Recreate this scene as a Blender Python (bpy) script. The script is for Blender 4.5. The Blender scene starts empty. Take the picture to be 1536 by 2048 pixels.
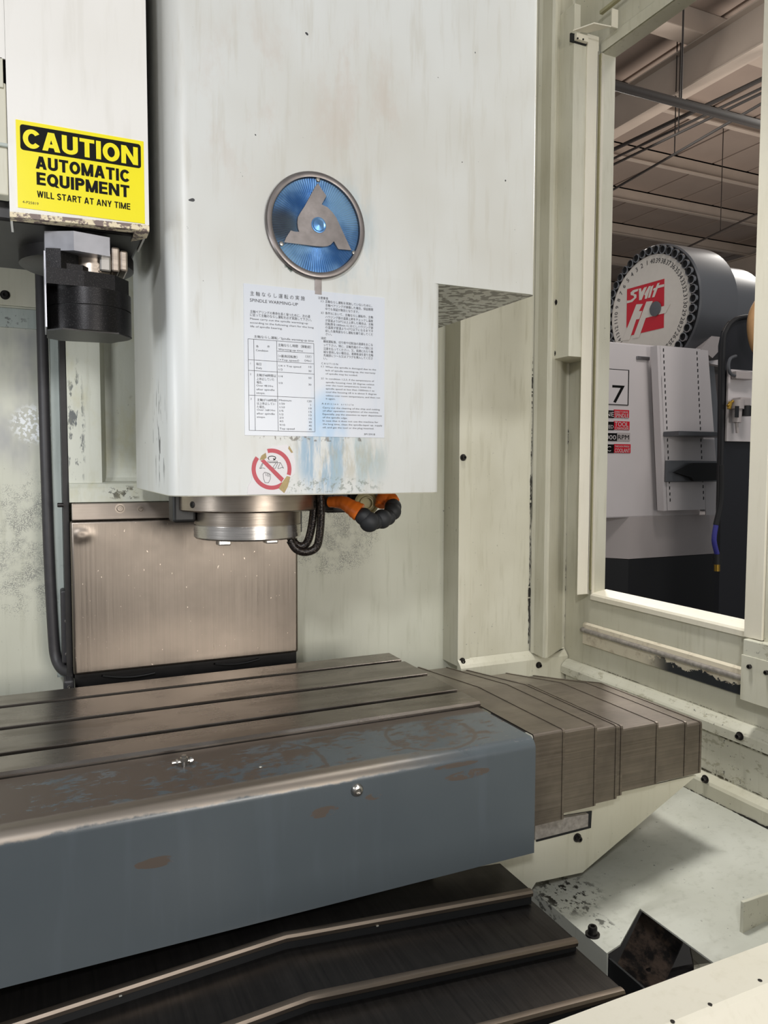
import bpy, bmesh, math, random
from mathutils import Vector, Matrix
random.seed(7)
S = bpy.context.scene
col = S.collection
# ------------------------------------------------------------------ camera
YAW, PITCH, ROLL, FPX = 0.4294891, 0.06127846, 0.00251533, 1512.388
CAM = Vector((0, 0, 1.35))
fw = Vector((math.sin(YAW)*math.cos(PITCH), math.cos(YAW)*math.cos(PITCH), -math.sin(PITCH)))
r0 = Vector((math.cos(YAW), -math.sin(YAW), 0)); u0 = r0.cross(fw)
rt = math.cos(ROLL)*r0 + math.sin(ROLL)*u0
up = -math.sin(ROLL)*r0 + math.cos(ROLL)*u0
cd = bpy.data.cameras.new('camera'); cam = bpy.data.objects.new('camera', cd); col.objects.link(cam)
cam.matrix_world = Matrix(((rt.x, up.x, -fw.x, CAM.x), (rt.y, up.y, -fw.y, CAM.y), (rt.z, up.z, -fw.z, CAM.z), (0, 0, 0, 1)))
cd.sensor_fit = 'VERTICAL'; cd.sensor_height = 36; cd.lens = FPX/2048*36; cd.clip_start = 0.01
S.camera = cam
# survey helpers: meet a sight line with a real plane of the machine
def ray(x, y): return rt*((x-768)/FPX) - up*((y-1024)/FPX) + fw
def PY(x, y, v): d = ray(x, y); return CAM + d*(v/d.y)
def PX(x, y, v): d = ray(x, y); return CAM + d*(v/d.x)
def PZ(x, y, v): d = ray(x, y); return CAM + d*((v-CAM.z)/d.z)
# ------------------------------------------------------------------ world, lights, exposure
w = bpy.data.worlds.new('world'); S.world = w; w.use_nodes = True
w.node_tree.nodes['Background'].inputs[0].default_value = (0.93, 0.96, 1.0, 1)
w.node_tree.nodes['Background'].inputs[1].default_value = 0.32
def area(name, loc, target, sx, sy, power, color=(1, 1, 1)):
    l = bpy.data.lights.new(name, 'AREA'); l.shape = 'RECTANGLE'; l.size = sx; l.size_y = sy; l.energy = power; l.color = color
    o = bpy.data.objects.new(name, l); col.objects.link(o); o.location = loc
    o.rotation_euler = (Vector(target)-Vector(loc)).to_track_quat('-Z', 'Y').to_euler()
    return o
area('work_light', (-0.62, -0.95, 2.38), (0.35, 1.5, 1.3), 0.20, 0.20, 26, (0.97, 0.98, 1.0))
area('shop_light', (1.1, -2.4, 1.5), (0.9, 1.6, 1.3), 1.3, 0.9, 55, (1.0, 0.95, 0.88))
area('chute_fill', (0.98, 1.25, 2.7), (1.05, 1.15, 0.6), 0.12, 0.30, 3.6, (1.0, 0.99, 0.96)).data.spread = math.radians(62)  # added unseen downlight, brightens the chute and right wall
area('left_wall_fill', (-0.42, 1.15, 1.45), (0.15, 1.85, 1.15), 0.15, 0.3, 2.6, (0.95, 0.98, 1.0))  # added unseen fill for the left wall, hose and column
area('bay_light', (2.6, 1.0, 4.6), (3.2, 3.6, 1.5), 1.2, 0.4, 50, (1.0, 0.94, 0.90))
area('cover_highlight_fill', (5.0, 6.9, 4.7), (1.1, 1.2, 0.9), 1.6, 0.7, 95, (1.0, 0.96, 0.90))  # added source hidden behind the jamb, puts a highlight on the stepped cover
area('window_fill', (7.0, 4.3, 4.5), (1.0, 1.2, 0.9), 1.4, 0.9, 110, (1.0, 0.96, 0.90))  # added out-of-view source, sends a highlight through the window onto the cover tops
area('ceiling_fill', (7.5, 6.0, 2.2), (7.5, 7.0, 5.2), 3.0, 3.0, 115, (1.0, 0.90, 0.82))  # added upward fill that brightens the shop ceiling
S.view_settings.view_transform = 'Standard'; S.view_settings.look = 'None'
S.view_settings.gamma = 1; S.view_settings.use_curve_mapping = False
S.view_settings.exposure = 0.0
# ------------------------------------------------------------------ materials
def lin(c):
    return tuple(((v/255)/12.92 if v/255 <= .04045 else ((v/255+.055)/1.055)**2.4) for v in c) + (1,)
class NT:
    def __init__(s, name):
        s.m = bpy.data.materials.new(name); s.m.use_nodes = True; s.t = s.m.node_tree; s.n = s.t.nodes; s.l = s.t.links
        s.b = s.n['Principled BSDF']; g = s.n.new('ShaderNodeNewGeometry'); s.pos = g.outputs['Position']; s.nor = g.outputs['Normal']
        s.sep = s.n.new('ShaderNodeSeparateXYZ'); s.l.new(s.pos, s.sep.inputs[0])
        s.X, s.Y, s.Z = s.sep.outputs
    def inp(s, sock, v):
        if hasattr(v, 'is_linked') or hasattr(v, 'links'): s.l.new(v, sock)
        else: sock.default_value = v
    def math(s, op, a, b=0.0, c=0.0, clamp=False):
        n = s.n.new('ShaderNodeMath'); n.operation = op; n.use_clamp = clamp
        for i, v in enumerate((a, b, c)): s.inp(n.inputs[i], v)
        return n.outputs[0]
    def noise(s, scale, stretch=(1, 1, 1), detail=4, rough=.55, off=0):
        mp = s.n.new('ShaderNodeMapping'); s.l.new(s.pos, mp.inputs[0]); mp.inputs['Scale'].default_value = stretch
        mp.inputs['Location'].default_value = (off, off*1.7, off*.6)
        n = s.n.new('ShaderNodeTexNoise'); s.l.new(mp.outputs[0], n.inputs['Vector'])
        n.inputs['Scale'].default_value = scale; n.inputs['Detail'].default_value = detail; n.inputs['Roughness'].default_value = rough
        return n.outputs['Fac']
    def ramp(s, v, a, b):          # 0 below a, 1 above b
        n = s.n.new('ShaderNodeMapRange'); n.interpolation_type = 'SMOOTHSTEP'; s.inp(n.inputs['Value'], v)
        n.inputs['From Min'].default_value = min(a, b); n.inputs['From Max'].default_value = max(a, b)
        if a > b: n.inputs['To Min'].default_value = 1; n.inputs['To Max'].default_value = 0
        return n.outputs[0]
    def mix(s, f, a, b):
        n = s.n.new('ShaderNodeMix'); n.data_type = 'RGBA'
        s.inp(n.inputs[0], f); s.inp(n.inputs[6], a); s.inp(n.inputs[7], b); return n.outputs[2]
    def ell(s, cx, cz, rx, rz, soft=.5, ax='X', ay='Z'):   # soft elliptical patch in two world axes
        A = {'X': s.X, 'Y': s.Y, 'Z': s.Z}
        a = s.math('DIVIDE', s.math('SUBTRACT', A[ax], cx), rx); b = s.math('DIVIDE', s.math('SUBTRACT', A[ay], cz), rz)
        d = s.math('ADD', s.math('MULTIPLY', a, a), s.math('MULTIPLY', b, b))
        return s.ramp(d, 1.0, 1.0-soft)
    def bump(s, h, st, dist=.002):
        n = s.n.new('ShaderNodeBump'); n.inputs['Strength'].default_value = st; n.inputs['Distance'].default_value = dist
        s.l.new(h, n.inputs['Height']); s.l.new(n.outputs[0], s.b.inputs['Normal'])
    def done(s, c, rough=.5, metal=0., spec=.5):
        s.inp(s.b.inputs['Base Color'], c); s.inp(s.b.inputs['Roughness'], rough); s.inp(s.b.inputs['Metallic'], metal)
        s.b.inputs['Specular IOR Level'].default_value = spec
        return s.m
def plain(name, c, rough=.5, metal=0., var=.06, scale=30):
    t = NT(name); n = t.noise(scale)
    c2 = tuple(max(0, v*(1-var*2.2)) for v in c)
    return t.done(t.mix(n, lin(c2), lin(c)), rough, metal)
def paint(name, base, dark, grime=.35, rough=.42, speck=.66, extra=None, bumps=.15, streak=(9, 9, .9)):
    t = NT(name)
    big = t.noise(3.2, (1, 1, .7), 3); st = t.noise(7, streak, 4, .6, 3)
    fine = t.noise(95, (1, 1, 1), 3, .6, 9)
    c = t.mix(t.math('MULTIPLY', t.ramp(big, .35, .75), grime), lin(base), lin(dark))
    c = t.mix(t.math('MULTIPLY', t.ramp(st, .5, .75), grime*.7), c, lin(dark))
    sp = t.math('MULTIPLY', t.ramp(fine, speck, speck+.04), t.ramp(big, .45, .6))
    c = t.mix(t.math('MULTIPLY', sp, .75), c, lin((70, 70, 68)))
    if extra: c = extra(t, c)
    t.bump(t.noise(160, (1, 1, 1), 2), bumps, .0006)
    return t.done(c, rough)
def steel(name, c1, c2, rough=.32, brush=(1, 1, 60), sc=12, metal=1., scratch=0., extra=None, spec=.5):
    t = NT(name); b = t.noise(sc, brush, 4, .6); big = t.noise(6, (1, 1, 1), 4, .6, 5)
    c = t.mix(b, lin(c1), lin(c2)); c = t.mix(t.math('MULTIPLY', t.ramp(big, .4, .7), .25 if name.startswith('stain') else .5), c, lin(tuple(v*.72 for v in c1)))
    if extra: c = extra(t, c)
    r = t.math('ADD', t.math('MULTIPLY', b, .18), rough-.09)
    r = t.math('ADD', r, t.math('MULTIPLY', t.ramp(big, .35, .7), .08))
    t.bump(b, .12, .0008)
    return t.done(c, r, metal, spec)
C_Y = PX(1130, 1000, 1.40).y
def wall_extra(t, c):
    # grey coolant mist on the left wall, black chip spatter behind the spindle
    m1 = t.math('MULTIPLY', t.ell(-.03, 1.5, .17, .20, .9), t.ramp(t.noise(6, (1, 1, .6), 4, .6, 2), .3, .6))
    c = t.mix(t.math('MULTIPLY', m1, .85), c, lin((128, 128, 142)))
    m3 = t.math('MULTIPLY', t.ell(.0, 1.44, .06, .05, .8), t.ramp(t.noise(120, (1, 1, 1), 2, .6, 8), .5, .56))
    c = t.mix(t.math('MULTIPLY', m3, .9), c, lin((235, 238, 240)))
    f = t.noise(210, (1, 1, 1), 2, .5, 4); k = t.noise(420, (1, 1, 1), 2, .5, 14)
    m2 = t.math('MAXIMUM', t.ell(-.01, 1.17, .15, .2, .95), t.ell(.70, 1.16, .17, .12, .98))
    sp = t.math('MULTIPLY', t.ramp(t.noise(30, (1, 1, 1), 3, .6, 44), .36, .62), t.math('MULTIPLY', 1.0, t.ramp(t.math('ADD', k, t.math('MULTIPLY', m2, .16)), .60, .66)))
    sp = t.math('MULTIPLY', sp, t.ramp(m2, .02, .5))
    c = t.mix(t.math('MULTIPLY', sp, .6), c, lin((96, 96, 96)))
    return c
M = {}
M['wall'] = paint('cream_wall_paint', (205, 205, 190), (166, 166, 146), .5, .45, .70, wall_extra)
def panel_extra(t, c):
    m = t.math('MULTIPLY', t.ramp(t.noise(30, (1, 1, .3), 4, .65, 6), .36, .52),
               t.math('MAXIMUM', t.ramp(t.math('ABSOLUTE', t.math('SUBTRACT', t.X, 1.283)), .010, .004), t.math('MULTIPLY', t.ramp(t.math('ABSOLUTE', t.math('SUBTRACT', t.X, 1.396)), .012, .003), t.ramp(t.math('ABSOLUTE', t.math('SUBTRACT', t.Y, C_Y)), .012, .004))))
    m = t.math('MULTIPLY', m, t.math('MULTIPLY', t.ramp(t.Z, 1.75, 1.2), t.math('MAXIMUM', t.ramp(t.Y, 1.774, 1.776), t.ramp(t.X, 1.38, 1.385))))
    return t.mix(t.math('MULTIPLY', m, .9), c, lin((52, 50, 42)))
M['panel'] = paint('cream_panel_paint', (208, 205, 188), (166, 161, 137), .55, .42, .70, panel_extra)
def low_extra(t, c):
    m = t.ramp(t.noise(45, (1, .5, 1), 4, .7, 11), .57, .64)
    c = t.mix(t.math('MULTIPLY', m, .45), c, lin((120, 112, 82)))
    return c
M['grimy'] = paint('grimy_cream_paint', (206, 204, 188), (164, 160, 140), .5, .45, .66, low_extra)
def chute_extra(t, c):
    # black chip dirt in the gutter fold
    m = t.math('MULTIPLY', t.ramp(t.noise(70, (1, .7, 1), 4, .7, 3), .5, .58),
               t.math('MAXIMUM', t.ell(.88, 1.10, .08, .08, .9, 'X', 'Y'), t.math('MULTIPLY', t.ell(.885, 1.0, .014, .2, .8, 'X', 'Y'), .8)))
    c = t.mix(m, c, lin((40, 38, 34)))
    m = t.math('MULTIPLY', t.ramp(t.noise(7, (1, 2.5, 1), 3, .5, 8), .45, .7), t.ell(.98, 1.02, .10, .3, .9, 'X', 'Y'))
    return t.mix(t.math('MULTIPLY', m, .35), c, lin((130, 128, 114)))
M['chute'] = paint('chute_paint', (198, 198, 187), (156, 156, 142), .6, .45, .68, chute_extra)
M['frame'] = paint('window_frame_paint', (226, 220, 203), (196, 188, 164), .35, .4, .78)
M['olive'] = paint('olive_seam_paint', (168, 162, 128), (134, 128, 94), .5, .5, .74)
def head_extra(t, c):
    f = t.noise(34, (1, 1, .16), 5, .7, 1); g = t.noise(13, (1, 1, .5), 5, .65, 7)
    # faint pink-brown rubbing, upper face
    m = t.math('MULTIPLY', t.ramp(t.noise(16, (1, 1, .5), 5, .7, 21), .46, .66), t.math('MAXIMUM', t.ell(.33, 1.92, .14, .18, .9), t.ell(.50, 1.95, .12, .16, .9)))
    c = t.mix(t.math('MULTIPLY', m, .32), c, lin((196, 180, 168)))
    # blue dye round the badge and running below the notice
    m = t.math('MULTIPLY', t.ramp(g, .40, .60), t.ell(.49, 1.73, .055, .12, .9))
    c = t.mix(t.math('MULTIPLY', m, .42), c, lin((150, 178, 192)))
    m = t.math('MULTIPLY', t.ramp(f, .38, .56), t.ell(.437, 1.37, .055, .085, .8))
    c = t.mix(t.math('MULTIPLY', m, .95), c, lin((118, 162, 196)))
    m = t.math('MULTIPLY', t.ramp(f, .44, .6), t.ell(.48, 1.36, .10, .065, .9))
    c = t.mix(t.math('MULTIPLY', m, .75), c, lin((168, 186, 190)))
    m = t.math('MULTIPLY', t.ramp(t.noise(26, (1, 1, .3), 5, .7, 31), .5, .62), t.ell(.44, 1.36, .13, .05, .9))
    c = t.mix(t.math('MULTIPLY', m, .4), c, lin((168, 156, 122)))
    m = t.math('MULTIPLY', t.ramp(t.noise(120, (1, 1, 1), 4, .7, 41), .52, .58), t.ell(.45, 1.315, .11, .018, .7))
    c = t.mix(t.math('MULTIPLY', m, .7), c, lin((128, 136, 128)))
    # green-black crust under the badge
    m = t.math('MULTIPLY', t.ramp(t.noise(90, (1, 1, 1), 4, .7, 51), .48, .55), t.ell(.395, 1.672, .030, .012, .7))
    c = t.mix(m, c, lin((44, 70, 60)))
    # thin run of dirt below the notice and chips on the left edge
    m = t.math('MULTIPLY', t.ramp(t.noise(70, (1, 1, .6), 4, .7, 61), .54, .6), t.ell(.43, 1.395, .13, .006, .6))
    c = t.mix(t.math('MULTIPLY', m, .8), c, lin((96, 88, 78)))
    m = t.math('MULTIPLY', t.ramp(t.noise(60, (1, 1, .25), 3, .6, 71), .56, .6), t.ell(1.32, 1.40, .10, .10, .8, 'Y', 'Z'))
    m = t.math('MULTIPLY', m, t.ramp(t.X, .205, .195))
    c = t.mix(m, c, lin((90, 90, 92)))
    # small black nicks
    m = t.ramp(t.noise(52, (1, 1, 1), 1, .3, 81), .80, .805)
    c = t.mix(m, c, lin((60, 60, 62)))
    # dark drops on the underside of the step
    m = t.math('MULTIPLY', t.ramp(t.noise(55, (1, 1, 1), 2, .4, 91), .50, .53), t.ramp(t.math('ABSOLUTE', t.math('SUBTRACT', t.Z, 1.6725)), .004, .002))
    m = t.math('MULTIPLY', m, t.math('MULTIPLY', t.ramp(t.Y, 1.203, 1.206), t.ramp(t.X, .64, .65)))
    c = t.mix(t.math('MULTIPLY', m, .8), c, lin((92, 86, 80)))
    return c
M['head'] = paint('light_grey_head_paint', (215, 217, 215), (190, 186, 174), .6, .38, .74, head_extra, .12)
M['atc'] = paint('white_cover_paint', (234, 232, 228), (206, 202, 192), .35, .4, .76)
def cast_extra(t, c):
    m = t.math('MULTIPLY', t.ramp(t.noise(40, (1, 1, .35), 4, .7, 5), .52, .58), t.ell(.075, 1.42, .022, .18, .8))
    c = t.mix(m, c, lin((96, 100, 100)))
    m = t.math('MULTIPLY', t.ramp(t.noise(60, (1, 1, 1), 4, .7, 15), .5, .57), t.ell(.17, 1.29, .05, .018, .8))
    c = t.mix(m, c, lin((76, 76, 72)))
    m = t.math('MULTIPLY', t.ramp(t.noise(14, (1, 1, .5), 4, .7, 25), .45, .7), .5)
    return t.mix(m, c, lin((186, 180, 140)))
M['cast'] = paint('casting_paint', (206, 207, 194), (172, 172, 152), .5, .45, .64, cast_extra, .5)
M['side'] = paint('side_strip_paint', (178, 186, 180), (140, 146, 140), .5, .5, .60)
def tbl_extra(t, c):
    # oil film stains
    m = t.ramp(t.noise(9, (.5, 2.2, 1), 4, .6, 33), .5, .62)
    return t.mix(t.math('MULTIPLY', m, .45), c, lin((92, 82, 70)))
M['table'] = steel('ground_table_steel', (140, 132, 125), (152, 144, 136), .23, (1, 30, 30), 2, .92, extra=tbl_extra)
M['tcov'] = steel('brushed_cover_steel', (110, 102, 94), (162, 151, 140), .32, (1.2, 90, 90), 3, .95)
M['tcov'].node_tree.nodes['Bump'].inputs['Strength'].default_value = .25
M['stain'] = steel('stainless_panel', (120, 111, 102), (146, 136, 126), .30, (70, 70, 1.2), 3, .95, extra=lambda t, c: t.mix(t.math('MULTIPLY', t.ramp(t.noise(130, (1, 1, .6), 2, .5, 3), .70, .74), .8), c, lin((232, 216, 200))))
M['strip'] = steel('stainless_strip', (140, 130, 122), (170, 160, 150), .36, (1.5, 1, 60), 3, .95)
M['ycov'] = steel('dark_way_cover_steel', (58, 56, 56), (92, 88, 85), .30, (60, 2, 60), 3, .9)
M['lip'] = steel('worn_lip_steel', (158, 144, 130), (124, 114, 104), .38, (2, 20, 20), 6, .95)
M['nose'] = steel('spindle_steel', (160, 148, 136), (190, 178, 166), .30, (2, 2, 60), 6, .95)
M['nose2'] = steel('bright_nose_steel', (200, 194, 188), (222, 216, 210), .22, (2, 2, 60), 6, .95)
M['black'] = plain('black_plastic', (30, 30, 30), .45)
M['matte'] = plain('matte_black_rubber', (38, 40, 43), .6)
M['dark'] = plain('dark_oily_metal', (44, 42, 42), .4, .4, .2)
M['void'] = plain('deep_black', (12, 13, 15), .7)
M['bolt'] = plain('black_oxide_bolt', (58, 55, 54), .35, .7)
M['screw'] = plain('bright_screw', (190, 186, 180), .28, .95)
M['orange'] = plain('orange_plastic', (236, 118, 32), .38, 0, .04)
M['hose'] = plain('dark_rubber_hose', (62, 60, 62), .5, 0, .12, 60)
M['gasket'] = plain('cream_fitting', (196, 186, 140), .4)
M['silver'] = steel('silver_plate', (170, 170, 176), (190, 190, 196), .38, (6, 6, 6), 8, .8)
t = NT('oily_black_gripper'); sp = t.noise(600, (1, 1, 1), 2, .5)
M['gripper'] = t.done(t.mix(t.ramp(sp, .55, .75), lin((30, 29, 30)), lin((54, 52, 52))), t.math('ADD', .24, t.math('MULTIPLY', sp, .22)), .75)
t.bump(sp, .3, .0003)
t = NT('braided_sleeve'); sp = t.noise(300, (1, 1, 1.5), 2, .5); t.bump(sp, .8, .001)
M['braid'] = t.done(t.mix(t.ramp(sp, .5, .7), lin((28, 22, 20)), lin((84, 74, 66))), .3, .3)
# apron: blue-grey enamel worn to brown primer on top and bare metal on the rounded edge
t = NT('blue_grey_enamel')
base = t.mix(t.noise(4, (1, 1, 1), 3), lin((73, 80, 85)), lin((85, 92, 96)))
base = t.mix(t.math('MULTIPLY', t.ramp(t.noise(22, (1.5, 1, .15), 3, .6, 4), .5, .75), .14), base, lin((100, 108, 116)))
nz = t.noise(9, (1, 1, 1), 6, .72, 12); n2 = t.noise(48, (.7, 1.8, 1), 8, .78, 22)
topm = t.ramp(t.Z, .8885, .8915)
left = t.ramp(t.X, .78, .10)
cov = t.math('ADD', t.math('MULTIPLY', nz, .72), t.math('ADD', t.math('MULTIPLY', n2, .80), t.math('MULTIPLY', left, .13)))
wear = t.math('MULTIPLY', t.ramp(cov, .838, .850), topm)
yb = t.math('MULTIPLY', t.ramp(t.math('ADD', t.Y, t.math('MULTIPLY', n2, .02)), 1.190, 1.20), topm)
wear = t.math('MAXIMUM', wear, yb)
# scraped rings left by round parts
for cx, cy, rr in ((.60, 1.12, .075), (.30, 1.10, .10), (.10, 1.09, .11)):
    dx = t.math('SUBTRACT', t.X, cx); dy = t.math('SUBTRACT', t.Y, cy)
    d = t.math('SQRT', t.math('ADD', t.math('MULTIPLY', dx, dx), t.math('MULTIPLY', dy, dy)))
    d = t.math('ABSOLUTE', t.math('SUBTRACT', d, t.math('ADD', rr-.015, t.math('MULTIPLY', nz, .03))))
    wear = t.math('MAXIMUM', wear, t.math('MULTIPLY', t.ramp(d, .005, .002), t.math('MULTIPLY', topm, .8)))
# scuffs on the front face
for cx, cz, rx, rz in ((.375, .838, .030, .010), (.62, .853, .055, .009), (.455, .847, .018, .007), (.135, .815, .036, .009), (.60, .872, .05, .005)):
    e = t.ell(cx, cz, rx, rz, .5)
    wear = t.math('MAXIMUM', wear, t.math('MULTIPLY', t.math('MULTIPLY', t.ramp(t.math('ADD', t.math('MULTIPLY', e, .36), n2), .80, .82), t.ramp(e, .05, .1)), t.ramp(t.Y, 1.033, 1.031)))
edge = t.math('MULTIPLY', t.ramp(t.math('ADD', t.Z, t.math('MULTIPLY', nz, .022)), .8885, .893), t.ramp(t.math('ADD', t.Y, t.math('MULTIPLY', nz, .014)), 1.068, 1.058))
edge = t.math('MULTIPLY', edge, t.ramp(t.math('ADD', t.X, t.math('MULTIPLY', nz, .2)), .72, .50))
c = t.mix(wear, base, lin((80, 70, 62))); c = t.mix(edge, c, lin((146, 137, 127)))
m_ = t.math('MULTIPLY', edge, .9)
M['apron'] = t.done(c, t.math('ADD', .27, t.math('MULTIPLY', t.math('MAXIMUM', wear, edge), .22)), m_)
# rust
t = NT('rusty_oily_plate'); n1 = t.noise(22, (1, 1, 1), 6, .7)
c = t.mix(t.ramp(n1, .42, .6), lin((26, 23, 22)), lin((86, 72, 62))); t.bump(n1, .6, .003)
M['rust'] = t.done(c, .5, .2)
t = NT('flaking_edge_paint'); n1 = t.noise(60, (1, 1, 1), 5, .7)
c = t.mix(t.ramp(n1, .47, .53), lin((122, 104, 98)), lin((226, 212, 180))); M['flake'] = t.done(c, .5)
t = NT('peeling_rail_paint'); n1 = t.noise(26, (1, .7, 1), 5, .7)
pe = t.math('MULTIPLY', t.ramp(t.math('ADD', t.math('MULTIPLY', n1, .08), t.math('SUBTRACT', .873, t.Z)), .040, .042), t.ramp(t.Y, 1.46, 1.36))
c = t.mix(t.ramp(t.noise(30, (1, 1, 1), 4, .6, 3), .5, .7), lin((216, 206, 184)), lin((186, 172, 150))); c = t.mix(pe, c, lin((36, 40, 46)))
M['peel'] = t.done(c, .45)
M['rail'] = plain('worn_silver_rail', (186, 178, 170), .4, .25, .25, 90)
M['yellow'] = plain('yellow_vinyl', (246, 232, 12), .3, 0, .01)
M['ink'] = plain('black_ink', (14, 14, 13), .6); M['ink'].node_tree.nodes['Principled BSDF'].inputs['Specular IOR Level'].default_value = .15
M['grey_ink'] = plain('grey_ink', (54, 54, 58), .6)
M['faded'] = plain('olive_ink', (92, 84, 20), .5)
M['notice'] = paint('notice_plate_white', (212, 216, 224), (196, 206, 220), .4, .3, .9, lambda t, c: t.mix(t.math('MULTIPLY', t.math('MULTIPLY', t.ell(.445, 1.42, .045, .07, .95), t.ramp(t.noise(18, (1, 1, .5), 3), .3, .6)), .8), c, lin((150, 192, 228))), .05)
M['paper'] = plain('white_sticker', (228, 224, 226), .4, 0, .02)
M['red'] = plain('red_ink', (196, 34, 62), .4, 0, .05)
M['tornpaper'] = plain('torn_brown_backing', (204, 180, 128), .7, 0, .12, 120)
t = NT('blue_badge_foil'); n1 = t.noise(14, (1, 1, 1), 3)
c = t.mix(t.ramp(n1, .35, .65), lin((76, 122, 176)), lin((150, 190, 226)))
c = t.mix(t.math('MULTIPLY', t.ell(.365, 1.735, .04, .035, .9), .8), c, lin((92, 92, 90)))
M['foil'] = t.done(c, .33, .75)
M['badge'] = steel('etched_badge_metal', (118, 112, 110), (182, 174, 172), .45, (1, 1, 1), 60, .6)
M['ring'] = steel('badge_rim_metal', (120, 114, 112), (146, 140, 138), .34, (1, 1, 1), 30, .95)
M['hwhite'] = plain('machine_white', (206, 200, 200), .4, 0, .02, 4)
M['hgrey'] = plain('machine_grey', (88, 90, 94), .3, 0, .03, 6)
M['hlow'] = plain('machine_lower_white', (176, 168, 166), .45, 0, .03, 5)
M['hdark'] = plain('machine_dark_base', (20, 21, 24), .6)
M['navy'] = plain('dark_navy_panel', (22, 23, 29), .5)
M['disc'] = plain('carousel_cream', (214, 208, 198), .4, 0, .02)
M['hred'] = plain('logo_red', (196, 20, 40), .4, 0, .02)
M['chrome'] = plain('pocket_ring', (150, 150, 152), .25, .9)
M['brass'] = plain('brass_fitting', (200, 160, 70), .3, .9)
M['blue_hose'] = plain('blue_air_hose', (60, 60, 150), .45)
M['tan'] = plain('tan_duct', (206, 160, 110), .6)
M['ceil'] = plain('ceiling_panel', (170, 154, 142), .7, 0, .05, 2)
M['beam'] = plain('painted_beam', (196, 182, 168), .6, 0, .05, 3)
M['pipe'] = plain('dark_pipe', (50, 44, 40), .7)
M['floor'] = plain('shop_concrete', (92, 88, 84), .5, 0, .15, 3)
M['grime'] = plain('black_grime', (46, 43, 36), .7, 0, .25, 200)
M['grime2'] = plain('brown_grime', (98, 92, 72), .7, 0, .25, 200)
M['chip'] = plain('bright_chip', (235, 235, 225), .3, .6)
# ------------------------------------------------------------------ mesh helpers
def B(): return bmesh.new()
def finish(name, bm, mat, parent=None, smooth=False, mats=None):
    bmesh.ops.recalc_face_normals(bm, faces=bm.faces[:])
    me = bpy.data.meshes.new(name); bm.to_mesh(me); bm.free()
    n = len(me.vertices)
    if n:
        xs = [v.co.x for v in me.vertices]; ys = [v.co.y for v in me.vertices]; zs = [v.co.z for v in me.vertices]
        L = Vector(((min(xs)+max(xs))/2, (min(ys)+max(ys))/2, min(zs)))
    else: L = Vector((0, 0, 0))
    me.transform(Matrix.Translation(-L))
    for m in (mats or [mat]): me.materials.append(m)
    if smooth:
        for p in me.polygons: p.use_smooth = True
        try: me.set_sharp_from_angle(angle=math.radians(32))
        except Exception: pass
    o = bpy.data.objects.new(name, me); col.objects.link(o)
    if parent:
        o.parent = parent; o.location = L - wpos(parent)
    else: o.location = L
    return o
def wpos(o):
    p = Vector(o.location)
    while o.parent: o = o.parent; p = p + Vector(o.location)
    return p
def thing(name, label, cat, loc, group=None):
    o = bpy.data.objects.new(name, None); o.empty_display_size = .05; col.objects.link(o); o.location = loc
    o['label'] = label; o['category'] = cat
    if group: o['group'] = group
    return o
def tag(o, label, cat, group=None):
    o['label'] = label; o['category'] = cat
    if group: o['group'] = group
    return o
def struct(o, label=None, cat=None):
    o['kind'] = 'structure'
    if label: o['label'] = label
    if cat: o['category'] = cat
    return o
def box(bm, x0, x1, y0, y1, z0, z1, bev=0, seg=2):
    r = bmesh.ops.create_cube(bm, size=1)['verts']
    for v in r: v.co = Vector(((x0+x1)/2+v.co.x*(x1-x0), (y0+y1)/2+v.co.y*(y1-y0), (z0+z1)/2+v.co.z*(z1-z0)))
    if bev:
        es = list({e for v in r for e in v.link_edges})
        bmesh.ops.bevel(bm, geom=es, offset=bev, segments=seg, affect='EDGES', profile=.5)
def prism(bm, pts, ext):
    a = [bm.verts.new(Vector(p)) for p in pts]; b = [bm.verts.new(Vector(p)+Vector(ext)) for p in pts]
    n = len(a); fs = [bm.faces.new(a), bm.faces.new(b[::-1])]
    for i in range(n): bm.faces.new((a[i], a[(i+1) % n], b[(i+1) % n], b[i]))
    return fs
def frame_of(d):
    d = Vector(d).normalized(); a = Vector((0, 0, 1)) if abs(d.z) < .9 else Vector((1, 0, 0))
    u = d.cross(a).normalized(); v = d.cross(u); return d, u, v
def lathe(bm, base, d, prof, seg=24):
    """prof: list of (radius, height along d); closed by end caps"""
    d, u, v = frame_of(d); base = Vector(base); rings = []
    for r, h in prof:
        if r < 1e-6: rings.append([bm.verts.new(base+d*h)])
        else: rings.append([bm.verts.new(base+d*h+(u*math.cos(2*math.pi*i/seg)+v*math.sin(2*math.pi*i/seg))*r) for i in range(seg)])
    for A, C in zip(rings, rings[1:]):
        for i in range(seg):
            j = (i+1) % seg
            if len(A) == 1 and len(C) == 1: continue
            if len(A) == 1: bm.faces.new((A[0], C[i], C[j]))
            elif len(C) == 1: bm.faces.new((A[i], A[j], C[0]))
            else: bm.faces.new((A[i], A[j], C[j], C[i]))
    for R in (rings[0], rings[-1]):
        if len(R) > 1: bm.faces.new(R)
def cyl(bm, a, b, r, seg=20):
    a, b = Vector(a), Vector(b); lathe(bm, a, b-a, [(r, 0), (r, (b-a).length)], seg)
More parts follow.
